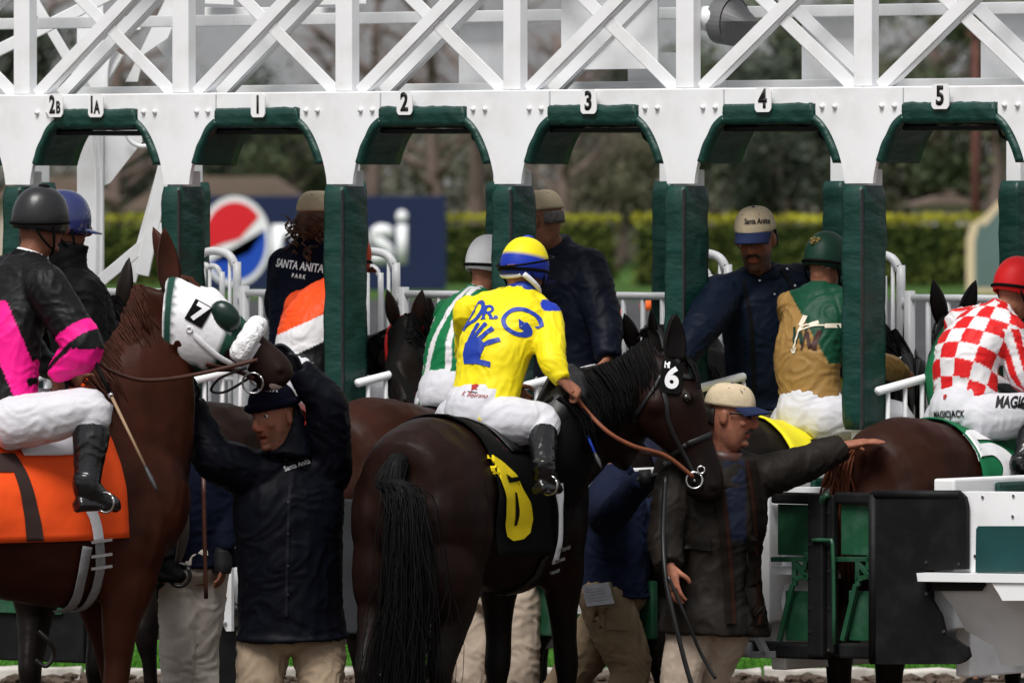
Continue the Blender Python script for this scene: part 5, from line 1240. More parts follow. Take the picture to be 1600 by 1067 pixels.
# western saddle fender and stirrup on the pony
cloth(pony, 'saddle_pad', M_LEATHER, -.25, .30, -.42, .42, n=10)
bm = bmesh.new(); P_ = [W(262, 760, 39.33), W(282, 790, 39.3), W(286, 840, 39.3), W(276, 885, 39.3)]
loft(bm, [(*p, w, .012, V((.22, .97, 0))) for p, w in zip(P_, (.07, .11, .09, .03))], n=14, m=3); mk('saddle_fender', bm, mat('fender_leather', (.05, .035, .027), .6, .35, .2, 10), pony['root'], smooth=True)
bm = bmesh.new(); ring(bm, W(280, 898, 39.28), V((.22, .97, 0)), .05, .009); mk('stirrup', bm, M_BLEATHER, pony['root'], smooth=True)
def stirrup(hz, a, c):
    bm = bmesh.new(); tube(bm, [V(a), V(a).lerp(V(c), .9)], .006, 6); mk('stirrup_leather', bm, M_BLEATHER, hz['root'], smooth=True)
    bm = bmesh.new(); ring(bm, V(c), V((.5, .8, 0)), .042, .005); mk('stirrup', bm, M_STEEL, hz['root'], smooth=True)

# ================================================================== jockey 6, yellow silks
YEL = (.80, .66, .012); BLU = (.012, .035, .36)
M_SILK = mat('silk', (0, 0, 0), .5, .18, .05, 12, .22, 8, attr=True, bdist=.02)
M_BLUEINK = mat('blue_print', (.010, .040, .33), .5, .35, .05)
j = pts(pelvis=(752, 648, 38.95), chest=(775, 545, 39.0), neck=(816, 462, 39.12), head=(820, 424, 39.15), shL=(732, 488, 39.24), shR=(852, 498, 39.05), elL=(735, 565, 39.45), wrL=(800, 605, 39.45), elR=(862, 565, 38.88), wrR=(880, 596, 38.84),
        hipL=(722, 655, 39.05), hipR=(785, 658, 38.85), knL=(702, 668, 39.5), knR=(848, 660, 38.86), anL=(672, 745, 39.35), anR=(850, 738, 38.62), toeL=(682, 770, 39.45), toeR=(872, 765, 38.72))
jk6 = person('rider in yellow silks with blue hand print on the back', j, V((.66, .70, -.22)), V((.15, .2, 1)), SK1, .95, hands={'R': (V((.75, .15, -.6)), V((-.5, .3, -.2)), 1, 1.25, .95), 'L': (V((.55, .5, -.6)), V((.3, -.5, -.2)), -1, 1.2, .9)}, cat='rider')
def silk6(p):
    q = proj(p)
    if (p - j['shR']).length < .085 and p.z > j['shR'].z + .035: return BLU
    return YEL
sk6 = garment(jk6, 'silks', M_SILK, lambda bm: (torso(bm, j, .012, .06, .0), sleeve(bm, j, 'L'), sleeve(bm, j, 'R', (.078, .072, .062, .056, .040))), .0075, .006, 2, silk6)
collar(jk6, M_BLUEINK, .074, .045)
br6 = garment(jk6, 'breeches', M_BREECH, lambda bm: trousers(bm, j, (.112, .105, .082, .062, .050), .45, .04), .0085, .005, 4)
boots(jk6, m=M_BOOT, k_=1.1)
bs6 = bvh_of(sk6); xb = (j['shR']-j['shL']).normalized(); yb = (j['neck']-j['pelvis']).normalized(); cB = (765, 530, 38.85)
dl = lambda nm, bm: decal_px(nm, bm, cB, xb, yb, bs6, M_BLUEINK, sk6, .004, .014)
sy, sx_ = 1, 1
D1 = join2(stroke([(712, 506), (718, 496), (726, 478), (732, 464)], 6), stroke([(724, 462), (736, 459), (745, 466), (745, 480), (736, 492), (724, 498), (715, 500)], 7))
dl('print', D1)
R1 = join2(stroke([(749, 493), (752, 471)], 5), stroke([(750, 471), (759, 471), (763, 477), (759, 482), (751, 482)], 4.2), stroke([(756, 482), (761, 488), (764, 493)], 5), stroke([(745, 493), (754, 493)], 2.4), stroke([(760, 493.5), (768, 493.5)], 2.4), stroke([(747, 471), (755, 471)], 2.4))
dl('print', R1); dl('print', blob((770, 491), 3.2, 3))
G1 = join2(stroke([(826, 489), (822, 478), (812, 473), (799, 474), (787, 482), (781, 494), (785, 506), (796, 512), (806, 509), (811, 500), (808, 492)], 6.5), shp([(817, 493), (829, 487), (829, 490), (820, 495)]), shp([(801, 489), (812, 495), (810, 507), (801, 502)]))
dl('print', G1)
HND = join2(shp([(716, 560), (715, 546), (720, 530), (729, 523), (744, 524), (751, 530), (753, 540), (746, 552), (742, 557), (733, 563)]), stroke([(726, 528), (735, 513), (743, 500)], 6), stroke([(735, 526), (746, 512), (756, 501)], 6.5), stroke([(742, 529), (755, 518), (767, 509)], 6.5), stroke([(748, 537), (763, 530), (776, 525)], 6.5), stroke([(728, 556), (744, 560), (759, 563)], 8))
dl('hand_print', HND)
bp6 = bvh_of(br6)
M_REDINK = mat('red_print', (.35, .03, .03), .7, .2); cP = (735, 612, 38.75)
decal_px('stitched_mark', join2(shp([(720, 602), (726, 600), (731, 602), (729, 606), (732, 610), (727, 608), (723, 611), (722, 606)])), cP, xb, V((0, 0, 1)), bp6, M_REDINK, br6, .004)
decal_px('stitched_name', pxtext('R. Bejarano', (729, 617), 10, .12, .8, .0, .3), cP, xb, V((0, 0, 1)), bp6, M_REDINK, br6, .004)
decal_px('stitched_line', shp([(718, 611), (734, 613), (734, 614.2), (718, 612.2)]), cP, xb, V((0, 0, 1)), bp6, M_BLACK, br6, .004)
hl6 = race_helmet(jk6, M_SILK, lambda q: YEL if q.z > .062 else BLU, pom=M_BLUEINK)
decal_px('stitched_name', pxtext('Gregory', (800, 413), 8, .22, .9, .01, .2), (805, 412, 39.0), V((.8, .5, 0)), V((0, 0, 1)), bvh_of(hl6), mat('orange_thread', (.6, .25, .08), .7, .2), hl6, .003)
P, B = jk6['P'], jk6['B']
bm = bmesh.new(); tube(bm, [P(-.006+.142*math.cos(a), .118*math.sin(a), .045+.055*math.cos(a)) for a in [2*math.pi*i/28 for i in range(29)]], .005, 6); mk('goggle_strap', bm, M_BLACKC, hl6, smooth=True)
bm = bmesh.new(); tube(bm, [P(-.08, -.07, -.03), P(-.03, -.092, -.06), P(.02, -.088, -.085), P(.06, -.055, -.115)], [.014, .012, .010, .008], 8, 3); mk('ear_pad', bm, M_WCLOTH, hl6, smooth=True)
bm = bmesh.new(); tube(bm, [P(-.085, .06, -.035), P(-.10, 0, -.045), P(-.085, -.06, -.035)], [.012, .012, .012], 8, 3); mk('nape_pad', bm, M_WCLOTH, hl6, smooth=True)
stirrup(h6, W(842, 700, 38.72), W(858, 758, 38.60))
def whip(label, a, b, m1, m2, m3, flap=None):
    a, b = V(a), V(b); e = empty('riding_whip', a, label, 'whip'); d = b-a
    bm = bmesh.new(); tube(bm, [a, a+d*.25], .009, 8); mk('handle', bm, m1, e, smooth=True)
    bm = bmesh.new(); tube(bm, [a+d*.25, a+d*.8], [.007, .006], 8); mk('shaft', bm, m2, e, smooth=True)
    bm = bmesh.new(); tube(bm, [a+d*.8, a+d*.9, b], [.006, .011, .004], 8, 2); mk('popper', bm, m3, e, smooth=True)
    bm = bmesh.new(); tube(bm, [a+d*.245, a+d*.27], .011, 8); mk('band', bm, M_STEEL, e, smooth=True)
whip('thin whip with blue shaft held by the rider in yellow', W(886, 607, 38.98), W(940, 732, 38.85), M_BLACKC, mat('blue_shaft', (.02, .06, .45), .4, .4), M_DARK)

# ================================================================== jockey 7, black and pink
PNK = (.86, .012, .26); KB = (.005, .005, .0055)
j = pts(pelvis=(8, 640, 37.72), chest=(12, 520, 37.74), neck=(44, 408, 37.82), head=(64, 348, 37.85), shL=(-20, 440, 38.0), shR=(72, 447, 37.6), elL=(60, 560, 38.15), wrL=(118, 590, 38.0), elR=(132, 545, 37.52), wrR=(84, 588, 37.6),
        hipL=(-10, 655, 37.85), hipR=(20, 662, 37.55), knL=(95, 640, 38.2), knR=(146, 640, 37.5), anL=(70, 760, 38.1), anR=(136, 762, 37.42), toeL=(110, 790, 38.15), toeR=(184, 792, 37.5))
jk7 = person('rider in black and pink silks on the chestnut horse at left', j, V((.93, .30, -.12)), V((.1, .0, 1)), SK2, .98, hands={'R': (V((.3, .5, -.55)), V((-.4, .3, -.2)), 1, 1.2, .95), 'L': (V((.5, .3, -.5)), V((.3, -.5, 0)), -1, 1.2, .95)}, cat='rider')
def silk7(p):
    q = proj(p); x, y = q.x, q.y
    e = (p - j['elR']).length; ua = (p-j['shR']).dot((j['elR']-j['shR']).normalized())/(j['elR']-j['shR']).length; la = (p-j['elR']).dot((j['wrR']-j['elR']).normalized())/(j['wrR']-j['elR']).length
    ds = min((p - j['shR'].lerp(j['elR'], min(1, max(0, ua)))).length, (p - j['elR'].lerp(j['wrR'], min(1, max(0, la)))).length)
    if ds < .115 and ua > .3:
        if .70 < ua < .88 : return PNK
        if ua >= .96 and y > 545: return PNK
        return KB
    if p.y < 37.95 and y > 470:   # slanting sash on the back
        t = (y-480)/140; c = -12 + 60*t
        if abs(x-c) < 26 and ds > .10: return PNK
    return KB
sk7 = garment(jk7, 'silks', M_SILK, lambda bm: (torso(bm, j, .020, .07, .0), sleeve(bm, j, 'L'), sleeve(bm, j, 'R', (.095, .092, .085, .070, .042))), .0075, .006, 3, silk7)
collar(jk7, M_WCLOTH, .066, .04, 'white_collar'); collar(jk7, M_BLACKC, .078, .03)
garment(jk7, 'breeches', M_BREECH, lambda bm: trousers(bm, j, (.115, .108, .085, .062, .050), .45, .05), .0085, .0055, 5); boots(jk7, m=M_BOOT, k_=1.28)
race_helmet(jk7, mat('black_silk_cover', (.016, .016, .018), .3, .4, .1, 10, .3, 12), None, pom=M_BLACKC, peak=False)
face_bits(jk7['root'], jk7['P'], jk7['B'], .98, M_DHAIR)
stirrup(h7, W(130, 730, 37.47), W(165, 785, 37.4))
whip('long whip with tan grip slanting down from the black clad rider', W(148, 565, 37.5), W(246, 768, 37.3), M_BLACKC, mat('tan_wrap', (.30, .20, .12), .6, .3), M_DARK)
# ================================================================== outrider on the pony
j = pts(pelvis=(150, 650, 39.5), chest=(135, 540, 39.5), neck=(110, 430, 39.55), head=(100, 352, 39.55), shL=(70, 460, 39.75), shR=(132, 462, 39.35), elL=(80, 560, 39.9), wrL=(150, 600, 40.0), elR=(148, 560, 39.3), wrR=(175, 610, 39.6),
        hipL=(120, 665, 39.55), hipR=(180, 680, 39.4), knL=(95, 780, 39.8), knR=(252, 775, 39.45), anL=(90, 870, 39.6), anR=(262, 880, 39.3), toeL=(100, 900, 39.7), toeR=(287, 905, 39.3))
out = person('outrider in blue helmet and black jacket behind the pink silks', j, V((.96, .10, -.1)), V((0, 0, 1)), SK2, 1.0, cat='rider', hands={'R': (V((.3, .6, -.5)), V((-.4, .3, -.2)), 1, 1.2, .95)})
garment(out, 'jacket', M_BLACKC, lambda bm: (torso(bm, j, .03, .08), sleeve(bm, j, 'L', (.085, .078, .07, .062, .05)), sleeve(bm, j, 'R', (.085, .078, .07, .062, .05))), .0095, .007, 6)
garment(out, 'trousers', M_BLACKC, lambda bm: trousers(bm, j, (.105, .10, .08, .066, .06), 1.0, .03), .01, .007, 7); boots(out, m=M_BLACKC)
garment(out, 'neck_gaiter', M_BLACKC, lambda bm: loft(bm, [(*(j['neck']-V((0, 0, .02))), .085, .085), (*j['neck'].lerp(j['head'], .45), .082, .088), (*out['P'](.028, 0, -.075), .082, .10)], n=16, m=3), .009, .004, 8)
race_helmet(out, mat('blue_gloss_helmet', (.010, .018, .10), .12, .6, .1, 10, coat=.5), None, gog=False); face_bits(out['root'], out['P'], out['B'], 1.0, M_DHAIR)
# ================================================================== riders in the stalls
def gate_jockey(label, j, face, skin, silk, helm, helm_col=None, helm_m=None, pom=None, hands=None, up=V((.1, .1, 1)), amp=.007, seed=1, sl=(.078, .072, .062, .056, .040), peak=True, fat=.012, gog=True):
    for q in 'LR':   # legs fold round the horse when the pose leaves them open
        s = NV; w = -NR if q == 'L' else NR; p = j['pelvis']
        j.setdefault('hip'+q, p + w*.085 - V((0, 0, .03))); j.setdefault('kn'+q, p + w*.31 + s*.26 - V((0, 0, .06))); j.setdefault('an'+q, p + w*.31 + s*.05 - V((0, 0, .30))); j.setdefault('toe'+q, j['an'+q] + s*.15 - V((0, 0, .06)))
    pr = person(label, j, face, up, skin, .95, hands=hands or {'R': (V((.5, .6, -.4)), V((-.4, .3, -.2)), 1, 1.2, .9)}, cat='rider')
    pr['silk'] = garment(pr, 'silks', M_SILK, lambda bm: (torso(bm, j, fat, .05), sleeve(bm, j, 'L', sl), sleeve(bm, j, 'R', sl)), .0075, amp, seed, silk)
    pr['br'] = garment(pr, 'breeches', M_BREECH, lambda bm: trousers(bm, j, (.112, .105, .082, .062, .050), .45, .04), .0095, .0045, seed+1); boots(pr)
    pr['helmet'] = race_helmet(pr, helm_m or M_SILK, helm_col, pom=pom, peak=peak, gog=gog)
    return pr
# stall 5: red and white checks, striped sleeves
RED = (.62, .014, .016); WHT = (.72, .70, .72)
j = pts(pelvis=(1508, 648, 40.30), chest=(1510, 560, 40.34), neck=(1562, 490, 40.48), head=(1590, 452, 40.52), shL=(1500, 508, 40.62), shR=(1576, 520, 40.34), elL=(1520, 590, 40.9), wrL=(1590, 620, 40.95), elR=(1598, 590, 40.30), wrR=(1640, 620, 40.5), hipR=(1532, 655, 40.2), knR=(1622, 645, 40.25), anR=(1595, 730, 40.05), toeR=(1620, 755, 40.15))
def silk5(p):
    a = j['shR']; d = (j['elR']-a).normalized(); t = (p-a).dot(d); r = (p-a) - d*t
    if r.length < .088 and t > -.02 and p.z < a.z + .02:
        ang = math.atan2(r.dot(V((.7, -.7, 0))), r.dot(d.cross(V((.7, -.7, 0))))); return RED if int((ang+10)/.52) % 2 else WHT
    u = (p - j['pelvis']).dot((j['neck']-j['pelvis']).normalized()); q = p - j['pelvis'].lerp(j['neck'], min(1.2, max(-.2, u/(j['neck']-j['pelvis']).length)))
    an = math.atan2(q.dot(NR), -q.dot(NV)); return RED if (int((u+2)/.078) + int((an+10)/.50)) % 2 else WHT
jk5 = gate_jockey('rider in red and white checked silks at the right edge', j, V((.80, .55, -.30)), SK1, silk5, None, lambda q: RED, pom=None, seed=11)
bp = bvh_of(jk5['br']); collar(jk5, mat('red_silk', RED, .45, .4), .072, .035)
decal_px('printed_word', pxtext('MAGICJACK', (1470, 648), 15, -.04, .62, .03), (1475, 648, 40.1), V((.85, -.5, 0)), V((0, 0, 1)), bp, M_BLACK, jk5['br'], .005, .012)
decal_px('printed_word', pxtext('MAGICJACK', (1590, 630), 24, .02, .62, .04), (1585, 632, 40.0), V((.9, -.2, 0)), V((0, 0, 1)), bp, M_BLACK, jk5['br'], .005, .012)
decal_px('stitched_mark', shp([(1456, 618), (1460, 616), (1463, 619), (1462, 624), (1458, 624)]), (1460, 620, 40.1), V((.85, -.5, 0)), V((0, 0, 1)), bp, M_REDINK, jk5['br'], .005)
# stall 4: green and tan with wheat badge
GRN, TAN_ = (.006, .055, .028), (.30, .175, .055)
j = pts(pelvis=(1268, 650, 40.90), chest=(1262, 560, 40.92), neck=(1284, 455, 41.02), head=(1290, 412, 41.05), shL=(1240, 478, 41.15), shR=(1330, 484, 40.90), elL=(1245, 560, 41.3), wrL=(1330, 600, 41.35), elR=(1365, 565, 40.85), wrR=(1412, 582, 41.05), hipR=(1292, 655, 40.8), knR=(1405, 655, 40.85))
def silk4(p):
    q = proj(p); x, y = q.x, q.y
    if (p-j['elR']).length < .26 and x > 1345: return TAN_
    return GRN if x > 1238 + (y-465)*.55 and y < 568 else TAN_
jk4 = gate_jockey('rider in tan and green silks and green helmet behind the fifth post', j, V((.45, .85, -.25)), SK1, silk4, None, lambda q: (.008, .035, .022), seed=21, peak=False, gog=True)
bs4 = bvh_of(jk4['silk']); cB4 = (1262, 520, 40.75); xb4 = V((.80, -.6, 0)); yb4 = V((0, .05, 1))
d4 = lambda nm, bm, m_, o=.004: decal_px(nm, bm, cB4, xb4, yb4, bs4, m_, jk4['silk'], o, .014)
d4('letter', join2(stroke([(1232, 510), (1237, 538)], 4.5), stroke([(1237, 538), (1243, 518)], 3.5), stroke([(1243, 518), (1248, 538)], 4.5), stroke([(1248, 538), (1252, 512)], 3)), mat('dark_green_print', (.008, .03, .02), .6, .3))
d4('letter', join2(stroke([(1248, 546), (1252, 518)], 3), stroke([(1253, 518), (1259, 544)], 4.5), stroke([(1259, 544), (1268, 515)], 3), stroke([(1267, 515), (1264, 547)], 5)), mat('dark_brown_print', (.05, .015, .012), .6, .3))
M_WHEAT = mat('wheat_print', (.66, .60, .48), .6, .3)
d4('wheat_ears', join2(stroke([(1236, 552), (1240, 520), (1243, 498)], 2.2), stroke([(1240, 520), (1246, 508), (1255, 506)], 2.2), stroke([(1243, 515), (1260, 508), (1272, 507)], 2.2), stroke([(1241, 508), (1245, 492)], 7), stroke([(1254, 507), (1264, 502)], 6), stroke([(1272, 508), (1287, 507)], 7), stroke([(1236, 552), (1233, 545)], 2), stroke([(1238, 552), (1240, 542)], 2)), M_WHEAT, .007)
decal_px('stitched_name', pxtext('M. Smith', (1282, 430), 12, -.12, .95, .01, .2), (1285, 428, 40.9), V((.9, .2, 0)), V((0, 0, 1)), bvh_of(jk4['helmet']), M_INKW, jk4['helmet'], .004)
bm = bmesh.new(); rn = random.Random(2)
for i in range(60):
    c = W(1274, 376, 40.98) + V((rn.uniform(-.02, .02), rn.uniform(-.015, .015), rn.uniform(-.014, .012))); ball(bm, c, .007, .007, .007, None, 6)
mk('pompom', bm, mat('gold_thread', (.18, .13, .045), .8, .2, .4, 60), jk4['helmet'], smooth=True)
whip('short black whip in the hand beside the fifth post', W(1398, 515, 41.1), W(1432, 690, 41.0), M_BLACKC, M_BLACKC, M_DARK)
# stall 2: green and white, white helmet
GR2 = (.008, .16, .055)
j = pts(pelvis=(706, 622, 42.25), chest=(712, 540, 42.3), neck=(748, 462, 42.4), head=(764, 416, 42.42), shL=(702, 490, 42.6), shR=(768, 492, 42.3), elL=(712, 570, 42.7), wrL=(770, 600, 42.8), elR=(790, 560, 42.2), wrR=(820, 600, 42.4))
def silk2(p):
    q = p - j['chest']; u = q.dot(NR); z = p.z
    return WHT if abs(u + .045 - .25*(z-j['chest'].z)) < .018 or abs(u-.06) < .016 or abs(u+.14) < .012 else GR2
jk2 = gate_jockey('rider in green and white silks and white helmet behind the yellow rider', j, V((.75, .6, -.2)), SK1, silk2, None, lambda q: (.76, .76, .78), seed=31); collar(jk2, mat('green_collar', GR2, .5, .3), .072, .035)
# stall 1: orange, white and black
j = pts(pelvis=(470, 600, 42.75), chest=(480, 520, 42.8), neck=(528, 450, 42.9), head=(545, 408, 42.95), shL=(470, 478, 43.15), shR=(545, 480, 42.8), elL=(450, 545, 43.2), wrL=(520, 575, 43.3), elR=(540, 550, 42.7), wrR=(575, 590, 42.9))
def silk1(p):
    q = proj(p); x, y = q.x, q.y
    v = y + .45*(x-430)
    if x < 545: return (.80, .075, .012) if v < 525 and y < 520 - .3*(x-470) else (WHT if v < 568 else KB)
    return KB
jk1 = gate_jockey('rider in orange white and black silks mostly behind the second post', j, V((.7, .6, -.2)), SK1, silk1, None, lambda q: (.6, .05, .01), seed=41)
# stall 3: almost hidden behind the yellow rider
j = pts(pelvis=(900, 612, 41.75), chest=(890, 545, 41.8), neck=(905, 478, 41.9), head=(912, 448, 42.0), shL=(868, 500, 42.1), shR=(930, 505, 41.85), elL=(870, 560, 42.2), wrL=(915, 590, 42.3), elR=(935, 560, 41.8), wrR=(955, 590, 42.0))
# ================================================================== handlers and gate crew
def crew(label, j, face, skin=SK1, jacket=M_NAVY, pants=M_KHAKI, fat=.045, hem=.06, flare=.0, sl=(.092, .088, .078, .070, .056), hands=None, up=V((0, 0, 1)), amp=.0065, seed=1, belly=.0, stub=None, mouth=0, glove=None, hsc=1.0, col=None, prr=(.118, .105, .088, .080, .070), collar_m=None):
    pr = person(label, j, face, up, skin, hsc, stub, hands, mouth_open=mouth, glove=glove)
    pr['jacket'] = garment(pr, 'jacket', jacket, lambda bm: (torso(bm, j, fat, hem, flare, belly=belly), sleeve(bm, j, 'L', sl), sleeve(bm, j, 'R', sl)), .0095, amp, seed, col)
    pr['pants'] = garment(pr, 'trousers', pants, lambda bm: trousers(bm, j, prr, 1.0, .03), .0095, .0075, seed+2); shoes(pr)
    collar(pr, collar_m or jacket, .088, .055); return pr
# A: dark jacket, beanie, both arms up at the chestnut's head
j = pts(pelvis=(455, 985, 38.62), chest=(452, 850, 38.60), neck=(450, 728, 38.56), head=(428, 655, 38.48), shR=(392, 742, 38.52), shL=(512, 738, 38.62), elR=(330, 712, 38.42), wrR=(300, 630, 38.48), elL=(510, 632, 38.50), wrL=(466, 575, 38.46), hipR=(412, 995, 38.62), hipL=(498, 995, 38.62), knR=(402, 1125, 38.55), knL=(505, 1125, 38.55))
hA = crew('man in dark jacket and knit cap reaching up to the chestnut horse', j, V((-.62, -.75, -.12)), (.27, .105, .062), M_NAVY, M_KHAKI, .076, .035, .012, (.110, .106, .092, .078, .056), {'R': (V((-.1, -.1, 1)), V((-.4, -.6, 0)), 1, .9, 1.0), 'L': (V((-.62, -.15, .75)), V((-.5, -.6, -.5)), 1, .45, 1.05)}, V((-.15, 0, 1)), seed=51, stub=.35, mouth=1, glove=(.02, .022, .03), hsc=1.06, belly=.012)
P, B = hA['P'], hA['B']; face_bits(hA['root'], P, B, 1.06, M_DHAIR); M_BEANIE = clothm('navy_knit', (.010, .010, .026), .9, .1, bump=.4, bs=60)
bn = mk('knit_cap', dome(P, B, .116, .092, .104, .048, -.06, x0=-.006, sq=.7), M_BEANIE, hA['root'], smooth=True)
bm = bmesh.new(); tube(bm, [P(-.006+.114*math.cos(a), .091*math.sin(a), .060) for a in [2*math.pi*i/28 for i in range(29)]], .018, 8); mk('turn_up', bm, M_BEANIE, bn, smooth=True)
decal_px('stitched_word', pxtext('ANITA', (414, 608), 11, .10, .9, .02), (412, 610, 38.36), V((.95, -.25, 0)), V((0, 0, 1)), bvh_of(bn), M_INKW, bn, .006, .01)
hairshell(hA['root'], P, B, M_DHAIR, -.01, -.06)
garment(hA, 'hood_of_jacket', M_NAVY, lambda bm: loft(bm, [(*P(-.03, 0, -.17), .12, .12), (*P(-.055, 0, -.09), .105, .085), (*P(-.075, 0, 0), .09, .055), (*P(-.085, 0, .06), .06, .03)], side=B @ V((0, 1, 0)), n=16, m=3), .010, .006, 52)
bjA = bvh_of(hA['jacket'])
decal_px('stitched_word', pxtext('Santa Anita', (466, 722), 12, -.35, .8, .01), (466, 722, 38.4), V((1, .1, 0)), V((0, .2, 1)), bjA, M_INKW, hA['jacket'], .004)
bm = bmesh.new(); P0 = [W(446+.02*(y-760), y, 38.2) for y in range(770, 975, 14)]; 
pl = stroke([(452, 760), (448, 860), (446, 965)], 5); decal_px('storm_flap', pl, (450, 860, 38.3), V((1, 0, 0)), V((0, 0, 1)), bjA, clothm('navy_flap', (.009, .010, .020), .4, .4), hA['jacket'], .006)
for y in (785, 835, 885, 930):
    decal_px('snap', blob((449, y), 2.0, 2.0, 10), (450, y, 38.3), V((1, 0, 0)), V((0, 0, 1)), bjA, M_DARK, hA['jacket'], .010)
# B: navy jacket, cream trousers, behind
j = pts(pelvis=(302, 880, 40.0), chest=(298, 800, 40.0), neck=(272, 712, 40.0), head=(258, 645, 40.0), shL=(335, 738, 40.05), shR=(225, 735, 39.95), elL=(348, 810, 40.0), wrL=(346, 866, 39.9), elR=(215, 800, 39.9), wrR=(240, 860, 39.8), hipL=(325, 890, 40.0), hipR=(282, 890, 40.0), knR=(276, 1020, 39.95), knL=(315, 1030, 40.05))
hB = crew('person in navy jacket and cream trousers half hidden behind the chestnut horse', j, V((.6, -.7, 0)), SK1, M_NAVY2, M_CREAM2, .035, .02, hands={'L': (V((.05, -.1, -1)), V((-.8, .2, 0)), 1, .45, 1.0), 'R': (V((.1, -.1, -1)), V((.8, .2, 0)), -1, .4, 1.0)}, seed=61, prr=(.10, .092, .078, .07, .062))
face_bits(hB['root'], hB['P'], hB['B'], 1.0, M_DHAIR); hairshell(hB['root'], hB['P'], hB['B'], M_DHAIR)
bm = bmesh.new(); j_ = hB['j']; limb(bm, j_['wrL']+V((0, 0, .02)), j_['wrL']+V((0, 0, -.03)), j_['wrL']+V((0, -.005, -.085)), (.042, .045, .048, .048, .042)); mk('fingerless_glove', bm, M_GLOVE, hB['root'], smooth=True)
bm = bmesh.new(); tube(bm, [W(318, 745, 39.75), W(320, 850, 39.75), W(322, 935, 39.75)], .010, 7, 3); st_ = mk('lead_shank', bm, M_LEATHER, smooth=True); tag(st_, 'thin brown leather strap hanging beside the cream trousers', 'strap')
# C: only khaki legs show beneath the dark bay
j = pts(pelvis=(778, 925, 40.7), chest=(785, 820, 40.7), neck=(790, 715, 40.7), head=(792, 650, 40.7), shL=(740, 745, 40.8), shR=(845, 745, 40.6), elL=(735, 830, 40.8), wrL=(760, 880, 40.6), elR=(850, 830, 40.6), wrR=(830, 880, 40.5), hipL=(752, 935, 40.75), hipR=(806, 935, 40.65), knL=(738, 1055, 40.7), knR=(812, 1060, 40.6))
hC = crew('person whose pale khaki trousers show under the dark bay horse', j, V((.5, .8, 0)), SK1, M_NAVY2, M_KHAKI2, .035, .02, seed=71); hairshell(hC['root'], hC['P'], hC['B'], M_DHAIR)
# D: navy sweater, cargo trousers, leading the dark bay
j = pts(pelvis=(958, 925, 40.25), chest=(962, 850, 40.25), neck=(962, 748, 40.3), head=(946, 690, 40.35), shR=(950, 775, 40.05), shL=(985, 770, 40.5), elR=(948, 812, 39.85), wrR=(1006, 750, 39.62), elL=(1010, 830, 40.4), wrL=(1040, 780, 40.2), hipR=(946, 935, 40.15), hipL=(968, 935, 40.35), knR=(985, 1050, 40.15), knL=(905, 1040, 40.35), anL=(835, 1130, 40.4), toeL=(860, 1155, 40.4))
hD = crew('handler in navy sweater and cargo trousers holding the dark bay by the bit', j, V((.9, .3, 0)), SK1, mat('navy_sweater', (.0085, .0125, .032), .85, .1, .15, 9, .25, 9, bdist=.02), M_CARGO, .042, .02, .0, (.092, .09, .08, .07, .055), {'R': (V((.95, -.15, .2)), V((.2, .2, .9)), -1, 1.0, 1.1)}, seed=81, glove=(.009, .009, .010), prr=(.125, .118, .098, .086, .075))
hairshell(hD['root'], hD['P'], hD['B'], M_DHAIR)
bm = bmesh.new(); j_ = hD['j']; tube(bm, [j_['wrR']-V((.02, 0, 0)), j_['wrR']+V((.035, 0, .005))], .046, 12); mk('glove_cuff', bm, M_GLOVE, hD['root'], smooth=True)
bd = bvh_of(hD['pants'])
pk = decal_px('cargo_pocket', shp([(918, 948), (985, 948), (985, 985), (962, 984), (930, 988), (918, 980)]), (945, 960, 39.95), V((.85, .5, 0)), V((0, 0, 1)), bd, M_CARGO, hD['pants'], .012)
e = empty('folded_paper', W(935, 930, 39.9), 'folded white race paper sticking out of the cargo trouser pocket', 'paper'); bm = bmesh.new(); A = [W(910, 915, 39.93), W(951, 909, 40.0), W(960, 942, 39.98), W(917, 947, 39.9)]
def slab(bm, A, th):
    n = (A[1]-A[0]).cross(A[3]-A[0]).normalized()*th; a = [bm.verts.new(p) for p in A]; b = [bm.verts.new(p+n) for p in A]; bm.faces.new(a); bm.faces.new(b[::-1])
    for i in range(4): bm.faces.new((a[i], a[(i+1) % 4], b[(i+1) % 4], b[i]))
slab(bm, A, .004); mk('sheet', bm, mat('printed_paper', (.50, .50, .55), .8, .2, .12, 40), e)
bm = bmesh.new(); slab(bm, [p + V((.012, .012, .002)) for p in A], .003); mk('cover', bm, mat('magazine_cover', (.14, .12, .05), .5, .3), e)
for i in range(5):
    bm = bmesh.new(); f0, f1 = .2+.14*i, .24+.14*i; q = lambda u, v: A[0].lerp(A[1], u).lerp(A[3].lerp(A[2], u), v) + V((0, -.0035, 0)); slab(bm, [q(.12, f0), q(.85, f0), q(.85, f1-.015), q(.12, f1-.015)], .0012); mk('line_of_print', bm, M_GREY, e)
# E: brown oilskin coat, cap and sunglasses, hand on the bay's rump
j = pts(pelvis=(1118, 930, 39.38), chest=(1122, 830, 39.38), neck=(1130, 722, 39.38), head=(1140, 652, 39.36), shR=(1058, 752, 39.32), shL=(1190, 745, 39.42), elR=(1040, 845, 39.22), wrR=(1046, 886, 39.08), elL=(1258, 724, 39.50), wrL=(1318, 697, 39.55), hipR=(1092, 935, 39.38), hipL=(1150, 935, 39.4), knR=(1062, 1075, 39.32), knL=(1105, 1075, 39.5))
OIL = (.0105, .0078, .006)
def oil(p):
    q = proj(p); x, y = q.x, q.y
    if p.y < 39.5 and x < 1205:
        a = 1124 + .05*(y-720); b = 1172 + .02*(y-720)
        if y > 718:
            if a+4 < x < b-8 and y < 845: return (.006, .009, .022)
            if a+4 < x < b-8 and y >= 845: return (.006, .005, .0045)  # shaded gap inside the open coat, painted as near-black colour
    return V(OIL)*(1+.5*noise.noise(p*9))
